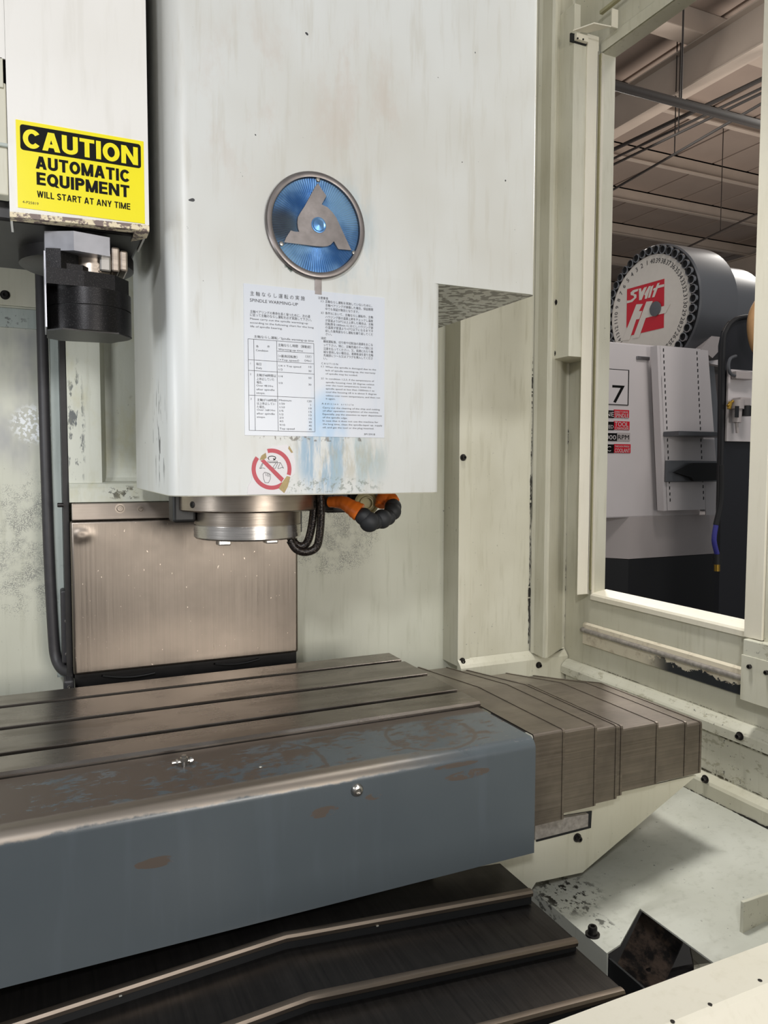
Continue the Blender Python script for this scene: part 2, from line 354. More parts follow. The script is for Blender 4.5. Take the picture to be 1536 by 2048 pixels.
def tube(bm, pts, r, seg=10, radii=None):
    pts = [Vector(p) for p in pts]; rings = []; pu = None
    for i, p in enumerate(pts):
        d = (pts[min(i+1, len(pts)-1)]-pts[max(i-1, 0)]).normalized()
        if pu is None: _, u, v = frame_of(d)
        else:
            u = (pu - d*pu.dot(d)).normalized(); v = d.cross(u)
        pu = u; rr = radii[i] if radii else r
        rings.append([bm.verts.new(p+(u*math.cos(2*math.pi*k/seg)+v*math.sin(2*math.pi*k/seg))*rr) for k in range(seg)])
    for A, C in zip(rings, rings[1:]):
        for i in range(seg): bm.faces.new((A[i], A[(i+1) % seg], C[(i+1) % seg], C[i]))
    bm.faces.new(rings[0]); bm.faces.new(rings[-1])
def smoothpath(pts, n=6):
    pts = [Vector(p) for p in pts]; P = [pts[0]]+pts+[pts[-1]]; out = []
    for i in range(1, len(P)-2):
        a, b, c, d = P[i-1:i+3]
        for k in range(n):
            t = k/n; out.append(.5*((2*b)+(c-a)*t+(2*a-5*b+4*c-d)*t*t+(3*b-a-3*c+d)*t**3))
    out.append(pts[-1]); return out
_bolts = {}
def bolt(parent, loc, d, r=.009, h=.010, mat='bolt', name='bolt', washer=True):
    """hex-socket cap screw with washer, pointing along d"""
    bm = B(); loc = Vector(loc); r *= .8
    prof = [(r*1.55, 0), (r*1.55, h*.18), (r, h*.18), (r, h*.85), (r*.86, h), (r*.52, h), (r*.48, h*.45), (0, h*.45)]
    if not washer: prof = [(r, 0), (r, h*.8), (r*.85, h), (r*.5, h), (r*.46, h*.4), (0, h*.4)]
    lathe(bm, loc, d, prof, 18)
    return finish(name, bm, M[mat], parent, True)
def rounded(pts, r, seg=4, which=None):
    """round the corners of a 2-D polygon"""
    out = []; n = len(pts)
    for i, p in enumerate(pts):
        rr = r if which is None else which.get(i, 0)
        if not rr: out.append(p); continue
        p = Vector(p); a = Vector(pts[i-1])-p; b = Vector(pts[(i+1) % n])-p
        a.normalize(); b.normalize(); ang = a.angle(b); t_ = rr/math.tan(ang/2)
        A = p+a*t_; Bq = p+b*t_; c = p+(a+b).normalized()*(rr/math.sin(ang/2))
        va = A-c; vb = Bq-c; th = va.angle_signed(vb)
        for k in range(seg+1):
            q = va.copy(); q.rotate(Matrix.Rotation(-th*k/seg, 2)); out.append(tuple(c+q))
    return out
# ------------------------------------------------------------------ lettering
_dg = None; _tc = {}
def glyphs(s, bold=0.):
    bold = 0
    k = (s, bold)
    if k in _tc: return _tc[k]
    cu = bpy.data.curves.new('lettering', 'FONT'); cu.body = s; cu.size = 1; cu.offset = bold; cu.resolution_u = 2
    ob = bpy.data.objects.new('lettering', cu); col.objects.link(ob)
    bpy.context.view_layer.update(); dg = bpy.context.evaluated_depsgraph_get()
    me = bpy.data.meshes.new_from_object(ob.evaluated_get(dg))
    vs = [(v.co.x, v.co.y) for v in me.vertices]; fs = [tuple(p.vertices) for p in me.polygons]
    bpy.data.objects.remove(ob); bpy.data.curves.remove(cu); bpy.data.meshes.remove(me)
    if not vs: vs = [(0, 0), (1, 0), (1, 1)]; fs = []
    x0 = min(v[0] for v in vs); x1 = max(v[0] for v in vs)
    _tc[k] = ([(a-x0, b) for a, b in vs], fs, x1-x0); return _tc[k]
def put_text(bm, s, org, u, v, width=None, cap=.01, bold=0., center=False):
    """org = left end of the baseline, u,v = unit directions, cap = capital height in metres"""
    vs, fs, w_ = glyphs(s, bold); sy = cap/.72; sx = (width/w_) if width else sy
    u, v, org = Vector(u), Vector(v), Vector(org)
    if center: org = org - u*(w_*sx/2)
    vv = [bm.verts.new(org+u*(a*sx)+v*(b*sy)) for a, b in vs]
    for f in fs:
        try: bm.faces.new([vv[i] for i in f])
        except ValueError: pass
ST = .205
def _arc(cx, cy, rx, ry, a0, a1, n=16): return [(cx+rx*math.cos(math.radians(a0+(a1-a0)*i/n)), cy+ry*math.sin(math.radians(a0+(a1-a0)*i/n))) for i in range(n+1)]
def block_letter(ch, t_):
    h = t_/2; q = []; s_ = []     # q: quads, s_: centre lines
    V = lambda x: q.append([(x-h, 0), (x+h, 0), (x+h, 1), (x-h, 1)])
    H = lambda y, a, b: q.append([(a, y-h*.86), (b, y-h*.86), (b, y+h*.86), (a, y+h*.86)])
    D = lambda x0, y0, x1, y1, k=1.08: q.append([(x0-h*k, y0), (x0+h*k, y0), (x1+h*k, y1), (x1-h*k, y1)])
    w_ = .72
    if ch == 'I': w_ = t_; V(h)
    elif ch == 'L': w_ = .58; V(h); H(h*.86, 0, w_)
    elif ch == 'E': w_ = .64; V(h); H(h*.86, 0, w_); H(.5, 0, w_*.94); H(1-h*.86, 0, w_)
    elif ch == 'T': w_ = .68; V(w_/2); H(1-h*.86, 0, w_)
    elif ch == 'N': w_ = .80; V(h); V(w_-h); D(h, 1, w_-h, 0)
    elif ch == 'M': w_ = .88; V(h*.9); V(w_-h*.9); D(h, 1, w_/2, 0, .95); D(w_-h, 1, w_/2, 0, .95)
    elif ch == 'A': w_ = .80; D(h*1.08, 0, w_/2-.02, 1); D(w_-h*1.08, 0, w_/2+.02, 1); H(.28, .2, w_-.2)
    elif ch == 'W': w_ = 1.05; D(h, 1, w_*.28, 0, .95); D(w_*.28, 0, w_/2, 1, .95); D(w_/2, 1, w_*.72, 0, .95); D(w_*.72, 0, w_-h, 1, .95)
    elif ch == 'Y': w_ = .74; D(h*1.1, 1, w_/2, .38, 1.1); D(w_-h*1.1, 1, w_/2, .38, 1.1); q.append([(w_/2-h, 0), (w_/2+h, 0), (w_/2+h, .46), (w_/2-h, .46)])
    elif ch == 'U': s_.append([(h, 1)]+_arc(w_/2, w_/2-.06, w_/2-h, w_/2-.06-h, 180, 360)+[(w_-h, 1)])
    elif ch in 'OQ':
        w_ = .80; s_.append(_arc(w_/2, .5, w_/2-h, .51-h, 0, 360, 32))
        if ch == 'Q': D(.46, .26, .76, -.04)
    elif ch == 'C': w_ = .76; s_.append(_arc(.40, .5, .40-h, .51-h, 38, 322, 28))
    elif ch in 'PR':
        w_ = .68; V(h); s_.append([(h, 1-h*.9)]+_arc(w_-.27, .71, .27-h, .29-h*.9, 90, -90)+[(h, .42+h*.9)])
        if ch == 'R': D(w_*.55, .46, w_-h, 0)
    elif ch == 'S':
        w_ = .68; s_.append(_arc(w_/2, .73, w_/2-h, .275-h, 20, 250, 14)[:-1]+_arc(w_/2, .27, w_/2-h, .285-h, 75, -165, 14))
    elif ch == ' ': w_ = .22
    elif ch == '-': w_ = .4; H(.42, 0, .4)
    return q, s_, w_
def block_text(bm, s, org, width, cap, y, t_=ST, gap=.09):
    x = 0; items = []
    for ch in s:
        q, s_, w_ = block_letter(ch, t_); items.append((x, q, s_)); x += w_+gap
    tot = x-gap; sx = width/tot; o = Vector(org)
    P = lambda x0, p: bm.verts.new((o.x+(x0+p[0])*sx, yy[0], o.z+p[1]*cap)); yy = [y]
    for x0, q, s_ in items:
        for k, f in enumerate(q): yy[0] = y-k*4e-5; bm.faces.new([P(x0, p) for p in f])
        yy[0] = y-len(q)*4e-5
        for ln in s_:
            n = len(ln); prev = None
            for i, p in enumerate(ln):
                closed = (abs(ln[0][0]-ln[-1][0])+abs(ln[0][1]-ln[-1][1])) < 1e-5
                a = ln[i-1] if i else (ln[-2] if closed else p); b = ln[i+1] if i < n-1 else (ln[1] if closed else p)
                d = Vector((b[0]-a[0], b[1]-a[1])).normalized(); nn = Vector((-d.y, d.x))*t_/2
                cur = (P(x0, (p[0]+nn.x, p[1]+nn.y)), P(x0, (p[0]-nn.x, p[1]-nn.y)))
                if prev: bm.faces.new((prev[0], cur[0], cur[1], prev[1]))
                prev = cur
def flat(name, bm, mat, parent):      # printed layer: keep as built
    return finish(name, bm, mat, parent)
# ================================================================== SETTING: machine enclosure
YW, YP, XR = 1.86, 1.78, 1.40
bm = B(); box(bm, -1.2, 1.20, YW, YW+.01, .2, 2.75)
wb = struct(finish('wall_back', bm, M['wall']))
# upper left band of the back wall with folded lower edge and a screw
bm = B(); box(bm, -1.2, .045, YW-.012, YW-.001, PY(10, 612, YW).z, 1.80, .002)
finish('upper_panel', bm, M['panel'], wb)
bolt(wb, PY(10, 590, YW-.012), (0, -1, 0), .008, .008)
bm = B(); box(bm, -1.2, .02, YW-.006, YW-.001, PY(10, 655, YW).z, PY(10, 616, YW).z, .001)
finish('cover_strip', bm, M['side'], wb)
# right-hand panel standing proud, folded edge
xe = PY(917, 990, YP).x
bm = B(); prism(bm, [(xe, YP, .80), (xe, YP, 2.75), (XR, YP, 2.75), (XR, YP, .80)], (0, .003, 0))
box(bm, xe, xe+.003, YP+.003, YW, .80, 2.75)
rp = struct(finish('trim_1', bm, M['panel']))
bm = B(); box(bm, xe, xe+.038, YP-.003, YP-.0005, .80, 2.75, .001); finish('edge_flange', bm, M['panel'], rp)
for q in ((926, 915), (924, 1322)): bolt(rp, PY(*q, YP-.003), (0, -1, 0), .0075, .010)
# base moulding along the back
zb = PY(1000, 1325, YP-.02).z
bm = B()
prism(bm, [(xe, YP-.001, .70), (xe, YP-.022, .70), (xe, YP-.022, zb-.004), (xe, YP-.016, zb+.004), (xe, YP-.001, zb+.018)], (XR-xe-.003, 0, 0))
tb = struct(finish('baseboard_back', bm, M['panel'])); bolt(tb, PY(1077, 1330, YP-.022), (0, -1, 0), .0075, .010)
# three-cornered post in the corner
A_ = (PY(1064, 1000, YP-.003).x, YP-.0035); B_ = (PY(1096, 1000, 1.705).x, 1.705); C_ = (XR-.001, PX(1130, 1000, XR).y)
zq = PY(1093, 1316, 1.705).z
bm = B(); prism(bm, [(A_[0], A_[1], zq), (A_[0]+.004, A_[1]-.012, zq), (B_[0]-.004, B_[1]+.008, zq), (B_[0], B_[1], zq), (B_[0]+.008, B_[1]+.002, zq), (C_[0], C_[1]-.004, zq), (C_[0], A_[1], zq)], (0, 0, 1.9-zq+.85))
struct(finish('trim_2', bm, M['panel']))
# ---- right wall with the window opening
y0o, y1o = 1.128, PX(1184, 1184, XR).y; z0o = PX(1184, 1190, XR).z; z1o = PX(1215, 100, XR).z
yc = C_[1]
def yz(bm, pts, x, t_): prism(bm, [(x, a, b) for a, b in pts], (t_, 0, 0))
bm = B()
zl = PX(1165, 1286, XR).z
yz(bm, [(.0, .60), (YP, .60), (YP, z0o), (.0, z0o)], XR, .045)
yz(bm, [(.0, z1o), (YP, z1o), (YP, 2.75), (.0, 2.75)], XR, .045)
yz(bm, [(y1o, z0o), (YP, z0o), (YP, z1o), (y1o, z1o)], XR, .045)
yz(bm, [(.0, z0o), (y0o-.03, z0o), (y0o-.03, z1o), (.0, z1o)], XR, .045)
wr = struct(finish('wall_right', bm, M['panel']))
# window lining: far jamb, sill, header (folded sheet with lip)
bm = B()
yo = PX(1206, 900, XR+.045).y
prism(bm, [(XR-.004, y1o, z0o), (XR-.004, y1o-.004, z0o), (XR+.05, yo-.004, z0o), (XR+.05, yo+.02, z0o), (XR, y1o+.004, z0o)], (0, 0, z1o-z0o))
wn = struct(finish('window_1', bm, M['frame']))
zs = PX(1207, 1178, XR+.045).z
bm = B(); prism(bm, [(XR-.006, 0.9, z0o-.012), (XR-.006, .9, z0o), (XR-.002, .9, z0o+.005), (XR+.05, .9, zs), (XR+.05, .9, zs-.02), (XR+.046, .9, z0o-.012)], (0, y1o-.9, 0))
finish('sill', bm, M['frame'], wn)
zh = PX(1228, 78, XR+.045).z
bm = B(); prism(bm, [(XR-.006, .9, z1o+.03), (XR-.006, .9, z1o), (XR+.05, .9, zh), (XR+.05, .9, zh+.03)], (0, y1o-.9, 0))
finish('header', bm, M['panel'], wn)
# vertical angle beside the jamb and the olive groove
fx0 = PY(1155, 1185, 1.655).x; fx1 = PY(1177, 1185, 1.655).x; zf = PY(1165, 1189, 1.655).z
bm = B(); box(bm, fx0, fx1, 1.655, 1.659, zf, PY(1180, 68, 1.655).z, .0012); box(bm, fx1-.003, fx1, 1.655, 1.70, zf, 2.45)
finish('edge_angle', bm, M['frame'], wn)
bm = B(); box(bm, XR-.006, XR+.0, y1o-.001, 1.70, zf+.01, 2.45); finish('groove', bm, M['olive'], wn)
# near post of the window with a chipped edge, and the lower cover box
px_ = 1.37
bm = B(); box(bm, px_-.002, px_+.03, PX(1500, 1270, px_).y-.03, PX(1489, 1270, px_).y, PX(1490, 1273, px_).z, 2.75, .001)
tp = struct(finish('trim_3', bm, M['frame']))
bm = B(); box(bm, px_+.004, px_+.025, .95, PX(1500, 1270, px_).y-.031, PX(1500, 1290, px_).z, 2.75); finish('door_edge', bm, M['panel'], tp)
bm = B(); box(bm, px_, px_+.0035, PX(1505, 1270, px_).y-.004, PX(1501, 1270, px_).y-.002, PX(1500, 1270, px_).z, 2.75); finish('olive_seam', bm, M['olive'], tp)
xb = 1.355
bm = B(); box(bm, xb, XR-.001, .80, PX(1484, 1350, xb).y, PX(1484, 1397, xb).z, PX(1484, 1277, xb).z, .002)
cb = struct(finish('trim_4', bm, M['grimy']))
bm = B(); box(bm, xb-.003, xb-.0005, .80, PX(1484, 1350, xb).y+.001, PX(1484, 1399, xb).z, PX(1484, 1308, xb).z, .001); finish('cover_plate', bm, M['panel'], cb)
bolt(cb, PX(1500, 1333, xb-.004), (-1, 0, 0), .006, .006, washer=False); bolt(cb, PX(1534, 1345, xb-.004), (-1, 0, 0), .006, .006, washer=False)
# sheet below the sill with peeling lower edge, and the tubular rail
zr = PX(1165, 1286, XR-.008).z
bm = B(); prism(bm, [(XR-.008, .85, zr), (XR-.001, .85, zr-.004), (XR-.001, .85, zr+.06), (XR-.008, .85, zr+.055)], (0, PX(1165, 1286, XR-.008).y-.85, 0))
struct(finish('trim_5', bm, M['peel']))
ra, rb_ = PX(1166, 1260, XR-.014), PX(1500, 1357, XR-.014)
bm = B(); rb_.z = ra.z; cyl(bm, ra, rb_, .0065, 14); tube(bm, [ra, ra+Vector((0, .004, 0)), ra+Vector((.012, .008, 0))], .007)
rl = finish('grab_rail', bm, M['rail'], None, True); tag(rl, 'worn silver tube rail fixed along the right wall under the window', 'rail')
# curb along the foot of the right wall
zc = PX(1136, 1316, XR).z; xk = XR-.028
bm = B(); zk = PX(1404, 1457, xk).z
prism(bm, [(XR-.001, .80, zc), (XR-.012, .80, zc-.002), (xk+.003, .80, zc-.014), (xk, .80, zc-.019), (xk, .80, zk), (XR-.001, .80, zk)], (0, YP-.024-.80, 0))
bs = struct(finish('baseboard_right', bm, M['grimy'], None)); bolt(bs, PX(1480, 1472, xk), (-1, 0, 0), .0075, .010)
bm = B(); pr = PX(1406, 1398+0, xk)
# panel and flange beneath the curb
x2 = xk+.012; zp0 = PX(1402, 1539, x2).z; x3 = xk-.012; zj = PX(1355, 1568, x3).z
bm = B(); box(bm, x2, x2+.01, .70, YP-.03, zp0-.02, zk+.001); lo = struct(finish('trim_6', bm, M['grimy']))
bm = B(); prism(bm, [(x2, .70, zp0), (x3+.004, .70, zp0-.010), (x3, .70, zp0-.016), (x3, .70, zj-.02), (x2, .70, zj-.02)], (0, YP-.03-.70, 0)); finish('lower_flange', bm, M['panel'], lo)
bolt(lo, PX(1411, 1558, x3), (-1, 0, 0), .0075, .009)
# door-track box, upper right
xd = 1.303; yd = PX(1137, 712, xd).y; zd = PX(1137, 712, xd).z
zt = PX(1140, 14, xd).z
bm = B(); xq = PY(1168, 712, yd).x
prism(bm, [(xd, yd, zd), (xq, yd, zd), (xq+.006, yd+.01, zd), (XR-.002, yd+.012, zd), (XR-.002, A_[1], zd), (xd, A_[1]-.004, zd)], (0, 0, zt-.08-zd))
box(bm, xd, xd+.02, yd, A_[1]-.006, zt-.08, zt-.0)
tk = thing('door_track_box', 'tall cream sheet metal box bolted in the corner left of the window', 'box', ((xd+XR)/2, yd+.05, zd))
finish('housing', bm, M['panel'], tk)
for q in ((1077, 612), (1111, 605), (1075, 712), (1108, 707)): bolt(tk, PX(*q, xd), (-1, 0, 0), .0065, .007)
bm = B(); pa = PY(1141, 66, yd-.002); pb = PY(1172, 92, yd-.002)
box(bm, pa.x, pb.x, yd-.004, yd+.001, pb.z, pa.z); finish('opening', bm, M['void'], tk)
bm = B(); pa = PY(1149, 68, yd-.006); pb = PY(1172, 88, yd-.006); box(bm, pa.x, pb.x, yd-.016, yd-.005, pb.z, pa.z, .001)
sw = finish('limit_switch', bm, M['frame'], tk)
for q in ((1155, 77), (1166, 79)): bolt(sw, PY(*q, yd-.016), (0, -1, 0), .003, .002, washer=False, name='screw')
# sliding-door bracket above it
bm = B(); zt2 = PY(1150, 62, yd-.02).z
p1, p2, p3, p4 = [PZ(*q, zt2) for q in ((1146, 62), (1175, 66), (1222, 54), (1188, 47))]
prism(bm, [p1, p2, p3, p4], (0, 0, .003)); prism(bm, [p3, p3+Vector((0, -.003, 0)), p3+Vector((0, -.003, .045)), p3+Vector((0, 0, .045))], (.02, 0.0, 0))
tag(finish('bracket', bm, M['frame']), 'small bent sheet bracket above the limit switch at the window top', 'bracket')
bm = B(); q1 = PX(1205, 30, XR-.02); q2 = PX(1250, 0, XR-.02); box(bm, XR-.03, XR-.02, q2.y-.4, q1.y, q1.z, q1.z+.008); finish('track_rail', bm, M['olive'], wr)
# ================================================================== floor of the cell: gutter, chute, hole
zg = .55
g = {k: PZ(*q, zg) for k, q in dict(a=(1072, 1780), b=(1209, 1908), c=(1147, 1812)).items()}
xg0 = (PZ(1072, 1780, zg).x+PZ(1209, 1908, zg).x)/2; xg1 = PZ(1147, 1812, zg).x
hz = lambda x: zg + (zj-zg)*max(0, (x-xg1))/(x3-xg1)        # height of the chute across
def chute_pt(px, py):
    p = PZ(px, py, zg)
    for _ in range(20): p = PZ(px, py, hz(p.x))
    return p
h1 = chute_pt(1280, 1817); h2 = chute_pt(1200, 1925); h3 = chute_pt(1424, 1924); h2.x = xg0; h2.z = zg
yn, yf2 = .66, 1.76
def sheet(bm, pts, t_=.003): prism(bm, pts, (0, 0, -t_))
bm = B()
hl = chute_pt(1212, 1909)
hx = PZ(1222, 1895, zg); hx.x = xg1; hx.z = zg
# gutter flat + left side face
ya = PZ(1209, 1908, zg).y
sheet(bm, [(xg0, ya, zg), (xg1, hx.y, zg), (xg1, yf2, zg), (xg0, yf2, zg)])
prism(bm, [(xg0, ya, zg-.003), (xg0, yf2, zg-.003), (xg0, yf2, .40), (xg0, ya, .40)], (.003, 0, 0))
# sloping chute (leaves the drain hole open)
def L(x, y): return (x, y, hz(x))
sheet(bm, [L(xg1, hx.y), L(h1.x, h1.y), L(h1.x, yf2), L(xg1, yf2)])
sheet(bm, [L(h1.x, .5), L(x3, .5), L(x3, yf2), L(h1.x, yf2)])
ch = struct(finish('floor', bm, M['chute']))
bolt(ch, PZ(1185, 1870, zg), (0, 0, 1), .010, .016)
bm = B(); 
for q in ((1120, 1850), (1105, 1835)): pass
bm.free()
# small upright plate at the right edge of the chute
bm = B(); pa = PY(1487, 1805, .86); pb = PY(1487, 1900, .86); box(bm, pa.x, pa.x+.2, .86, .866, pb.z-.03, pa.z, .001)
tag(finish('deflector_plate', bm, M['grimy']), 'small grimy upright plate standing on the chute at the right edge', 'plate')
# rusty plate down inside the hole
hp = [(1280, 1826), (1253, 1860), (1222, 1950), (1245, 1985), (1300, 1962), (1365, 1940), (1368, 1883)]
bm = B(); 
def under(q, z): return PZ(*q, z)
pts = [under((1284, 1824), .47), under((1236, 1925), .43), under((1246, 1990), .41), under((1330, 1960), .40), under((1366, 1882), .43)]
prism(bm, pts, (0, 0, -.006))
au = thing('chip_auger_guard', 'rust brown oily plate down in the dark drain hole', 'plate', tuple(pts[2]))
finish('plate', bm, M['rust'], au)
bm = B(); lathe(bm, under((1295, 1940), .412), (0, 0, 1), [(.006, 0), (.006, .003), (.004, .004), (0, .004)], 16); finish('plug', bm, M['bolt'], au, True)
bm = B(); tube(bm, smoothpath([under(q, .38) for q in ((1270, 2000), (1300, 1970), (1350, 1950), (1400, 1940))]), .012); finish('auger_edge', bm, M['dark'], au, True)
bm = B(); prism(bm, [under(q, .44) for q in ((1380, 1890), (1388, 1930), (1425, 1925), (1424, 1905))], (0, 0, -.01)); finish('side_tab', bm, M['grimy'], au)
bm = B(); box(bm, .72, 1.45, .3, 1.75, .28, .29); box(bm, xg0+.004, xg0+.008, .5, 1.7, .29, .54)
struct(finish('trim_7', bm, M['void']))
# front sill of the enclosure, in front of the way covers
ys = .60; zs1 = PY(1248, 1982, ys).z; pf = PZ(1359, 2048, zs1); yf = pf.y
bm = B(); prism(bm, [(.35, ys, zs1-.10), (.35, ys, zs1-.006), (.35, ys-.006, zs1), (.35, yf+.006, zs1), (.35, yf, zs1-.003), (.35, yf-.035, zs1-.05), (.35, yf-.035, zs1-.2)], (1.05, 0, 0))
sl = struct(finish('wall_front', bm, M['frame']))
for q in ((1420, 2010), (1520, 1962), (1345, 2044)):
    p = PZ(*q, zs1-.0005); p.y = max(p.y, yf+.004); bm = B(); lathe(bm, p, (0, 0, 1), [(.0024, 0), (.0024, .001), (0, .001)], 8); finish('hole_plug', bm, M['bolt'], sl)
def ribbon(name, p0, p1, side, nrm, wmin, wmax, n, mat, parent, gap=.03):
    '''ragged line of dried grime lying in a joint'''
    bm = B(); p0, p1, side, nrm = Vector(p0), Vector(p1), Vector(side), Vector(nrm); prev = None; w_ = wmin
    for i in range(n+1):
        w_ = min(wmax, max(wmin*.3, w_+random.uniform(-1, 1)*(wmax-wmin)*.3)); off = side*random.uniform(-.3, .3)*wmin
        c = p0.lerp(p1, i/n)+off+nrm*.0006
        cur = (bm.verts.new(c-side*w_/2), bm.verts.new(c+side*w_/2))
        if prev and random.random() > gap: bm.faces.new((prev[0], cur[0], cur[1], prev[1]))
        prev = cur
    for v in [v for v in bm.verts if not v.link_faces]: bm.verts.remove(v)
    return finish(name, bm, M[mat], parent)
xsm = A_[0]-.003
ribbon('dried_sealant', (xsm, YP-.0008, .84), (xsm, YP-.0008, 1.42), (1, 0, 0), (0, -1, 0), .003, .009, 150, 'grime', rp)
ribbon('dried_sealant', (xsm, YP-.0008, 1.42), (xsm, YP-.0008, 1.66), (1, 0, 0), (0, -1, 0), .001, .004, 60, 'grime', rp, .5)
ysm = C_[1]-.006
ribbon('dried_sealant', (XR-.0012, ysm, .80), (XR-.0012, ysm, 1.46), (0, 1, 0), (-1, 0, 0), .006, .018, 150, 'grime', wr)
ribbon('dried_sealant', (XR-.0012, ysm, 1.46), (XR-.0012, ysm, 1.60), (0, 1, 0), (-1, 0, 0), .001, .008, 40, 'grime', wr, .5)
ribbon('joint_grime', (x3-.0006, .72, zj+.002), (x3-.0006, 1.30, zj+.002), (0, 0, 1), (-1, 0, 0), .003, .008, 140, 'grime', lo, .05)
ribbon('joint_grime', (x2-.0006, .80, zk-.004), (x2-.0006, 1.60, zk-.004), (0, 0, 1), (-1, 0, 0), .004, .010, 160, 'grime2', lo, .1)
ribbon('joint_grime', (x2-.0006, .80, zp0+.004), (x2-.0006, 1.30, zp0+.004), (0, 0, 1), (-1, 0, 0), .002, .006, 120, 'grime2', lo, .25)
ribbon('joint_grime', (XR-.0012, .95, zc+.003), (XR-.0012, 1.70, zc+.003), (0, 0, 1), (-1, 0, 0), .0005, .002, 260, 'grime2', wr, .3)
# ================================================================== Y way cover (front, low)
yw = thing('way_cover', 'dark steel telescopic way cover stepping down in front of the table', 'way cover', (.29, .9, .6))
xr_ = .307
yl = [(1.0, .6816, .6458, .7316), (.8947, .6605, .6205, .740), (.797, .6405, .6026, .7453)]   # lip y, ridge z, right z, right x
ylf = [.85-.03, .757-.03, .50]
ybk = [1.098, 1.035, .935]
xl = -.45
for k, (y_, zr1, zr2, xr2) in enumerate(yl):
    zl_ = zr1-.058*(xr_-xl)
    b2 = ybk[k]; drop = .005
    bm = B()
    prof = [(xl, zl_), (xr_, zr1), (xr2, zr2)]
    a = [(x, y_, z) for x, z in prof] + [(x, y_, z-.012) for x, z in reversed(prof)]
    # flat body behind the lip
    prism(bm, [(x, y_+.010, z-.001) for x, z in prof]+[(x, y_+.010, z-.004) for x, z in reversed(prof)], (0, b2-y_-.010, 0))
    prism(bm, [(xr2, y_+.01, zr2-.001), (xr2, b2, zr2-.001), (xr2, b2, zr2-.12), (xr2, y_+.01, zr2-.12)], (-.003, 0, 0))
    pl = finish('cover_plate', bm, M['ycov'], yw)
    bm = B()
    path = [(xl, zl_), (xr_-.03, zr1-.0015), (xr_, zr1), (xr_+.03, zr1-.003), (xr2, zr2)]
    prof2 = [(0, -.009), (-.0012, -.003), (.001, .0006), (.006, .0012), (.0105, .0004), (.0105, -.009)]
    rings = [[bm.verts.new((x, y_+dy, z+dz)) for dy, dz in prof2] for x, z in path]
    for P_, Q_ in zip(rings, rings[1:]):
        for i in range(len(prof2)): bm.faces.new((P_[i], P_[(i+1) % len(prof2)], Q_[(i+1) % len(prof2)], Q_[i]))
    bm.faces.new(rings[0]); bm.faces.new(rings[-1])
    finish('lip', bm, M['lip'], pl, True)
    bm = B(); prism(bm, [(x, y_+.004, z-.009) for x, z in prof]+[(x, y_+.004, z-.024) for x, z in reversed(prof)], (0, .005, 0)); finish('lip_gap', bm, M['void'], pl)  # black strip paints the dark gap under the lip
# last plate continues towards the sill
bm = B(); prof = [(xl, .573), (xr_, .618), (.7453, .5815)]
prism(bm, [(x, .45, z) for x, z in prof]+[(x, .45, z-.004) for x, z in reversed(prof)], (0, .385, 0)); finish('cover_plate', bm, M['ycov'], yw)
# loose bright chips on the covers
# ================================================================== saddle guard plate (cream) under the X cover
yp = 1.10
bm = B(); V = [PY(*q, yp) for q in ((1392, 1552), (1165, 1745), (1072, 1765), (1060, 1784), (990, 1800))]
pts = V + [Vector((.60, yp, V[-1].z)), Vector((.60, yp, .724)), Vector((V[0].x, yp, .724))]
prism(bm, pts, (0, .004, 0))
sg = thing('saddle_guard', 'cream angled guard plate below the stepped steel cover, right of the table', 'guard plate', (V[1].x, yp, V[2].z))
finish('plate', bm, M['panel'], sg)
a1, a2, a3, a4 = [PY(*q, yp-.002) for q in ((1073, 1684), (1182, 1656), (1184, 1622), (1073, 1640))]
bm = B(); prism(bm, [a1, a2, a3, a4], (0, .0015, 0)); finish('slot', bm, M['void'], sg)
a1, a2, a3, a4 = [PY(*q, yp-.010) for q in ((1070, 1680), (1176, 1653), (1177, 1628), (1070, 1645))]
bm = B(); prism(bm, [a1, a2, a3, a4], (0, .008, 0)); finish('slide_bar', bm, M['rail'], sg)
bolt(sg, PY(1154, 1675, yp), (0, -1, 0), .0068, .010)
# ================================================================== X way cover, seven nested steel boxes
ends = [(1129, 1459, 1638), (1193, 1451, 1611), (1235, 1451, 1597), (1245, 1451.5, 1590), (1316, 1445, 1567), (1373, 1444, 1552), (1403, 1444, 1545)]
xw = thing('way_cover', 'brushed steel stepped way cover of nested boxes right of the table', 'way cover', (.98, 1.3, .72))
xprev = .803; yk = 1.047
for k, (ex, ty, by) in enumerate(ends):
    yk = 1.047+.005*k
    T = PY(ex, ty, yk); Bm = PY(ex, by, yk)
    zt_, zb_ = T.z, Bm.z; x1 = T.x; t_ = .0022
    yc_ = 1.325+.008*k; yb_ = 1.60-.006*k; zback = zt_-.026-.002*k
    outer = [(yk, zb_), (yk, zt_-.004), (yk+.0012, zt_-.0012), (yk+.004, zt_), (yc_, zt_), (yb_, zback), (yb_, zback-.08)]
    inner = [(yb_-t_, zback-.08), (yb_-t_, zback-t_), (yc_, zt_-t_), (yk+.005, zt_-t_), (yk+t_, zt_-.005), (yk+t_, zb_)]
    bm = B(); prism(bm, [(xprev-.04, a, b) for a, b in outer+inner], (x1-xprev+.04, 0, 0))
    if k == len(ends)-1: prism(bm, [(x1, a, b) for a, b in outer], (.0006, 0, 0))
    cp = finish('cover_box', bm, M['tcov'], xw)
    o2 = [(yk-.0012, zb_+.001), (yk-.0012, zt_-.004), (yk, zt_), (yk+.004, zt_+.0012), (yc_, zt_+.0012), (yb_+.001, zback+.0012), (yb_+.001, zback-.08)]
    bm = B(); prism(bm, [(x1-.004, a, b) for a, b in o2+inner], (.0045, 0, 0)); finish('edge_strip', bm, M['tcov'], cp)
    xprev = x1
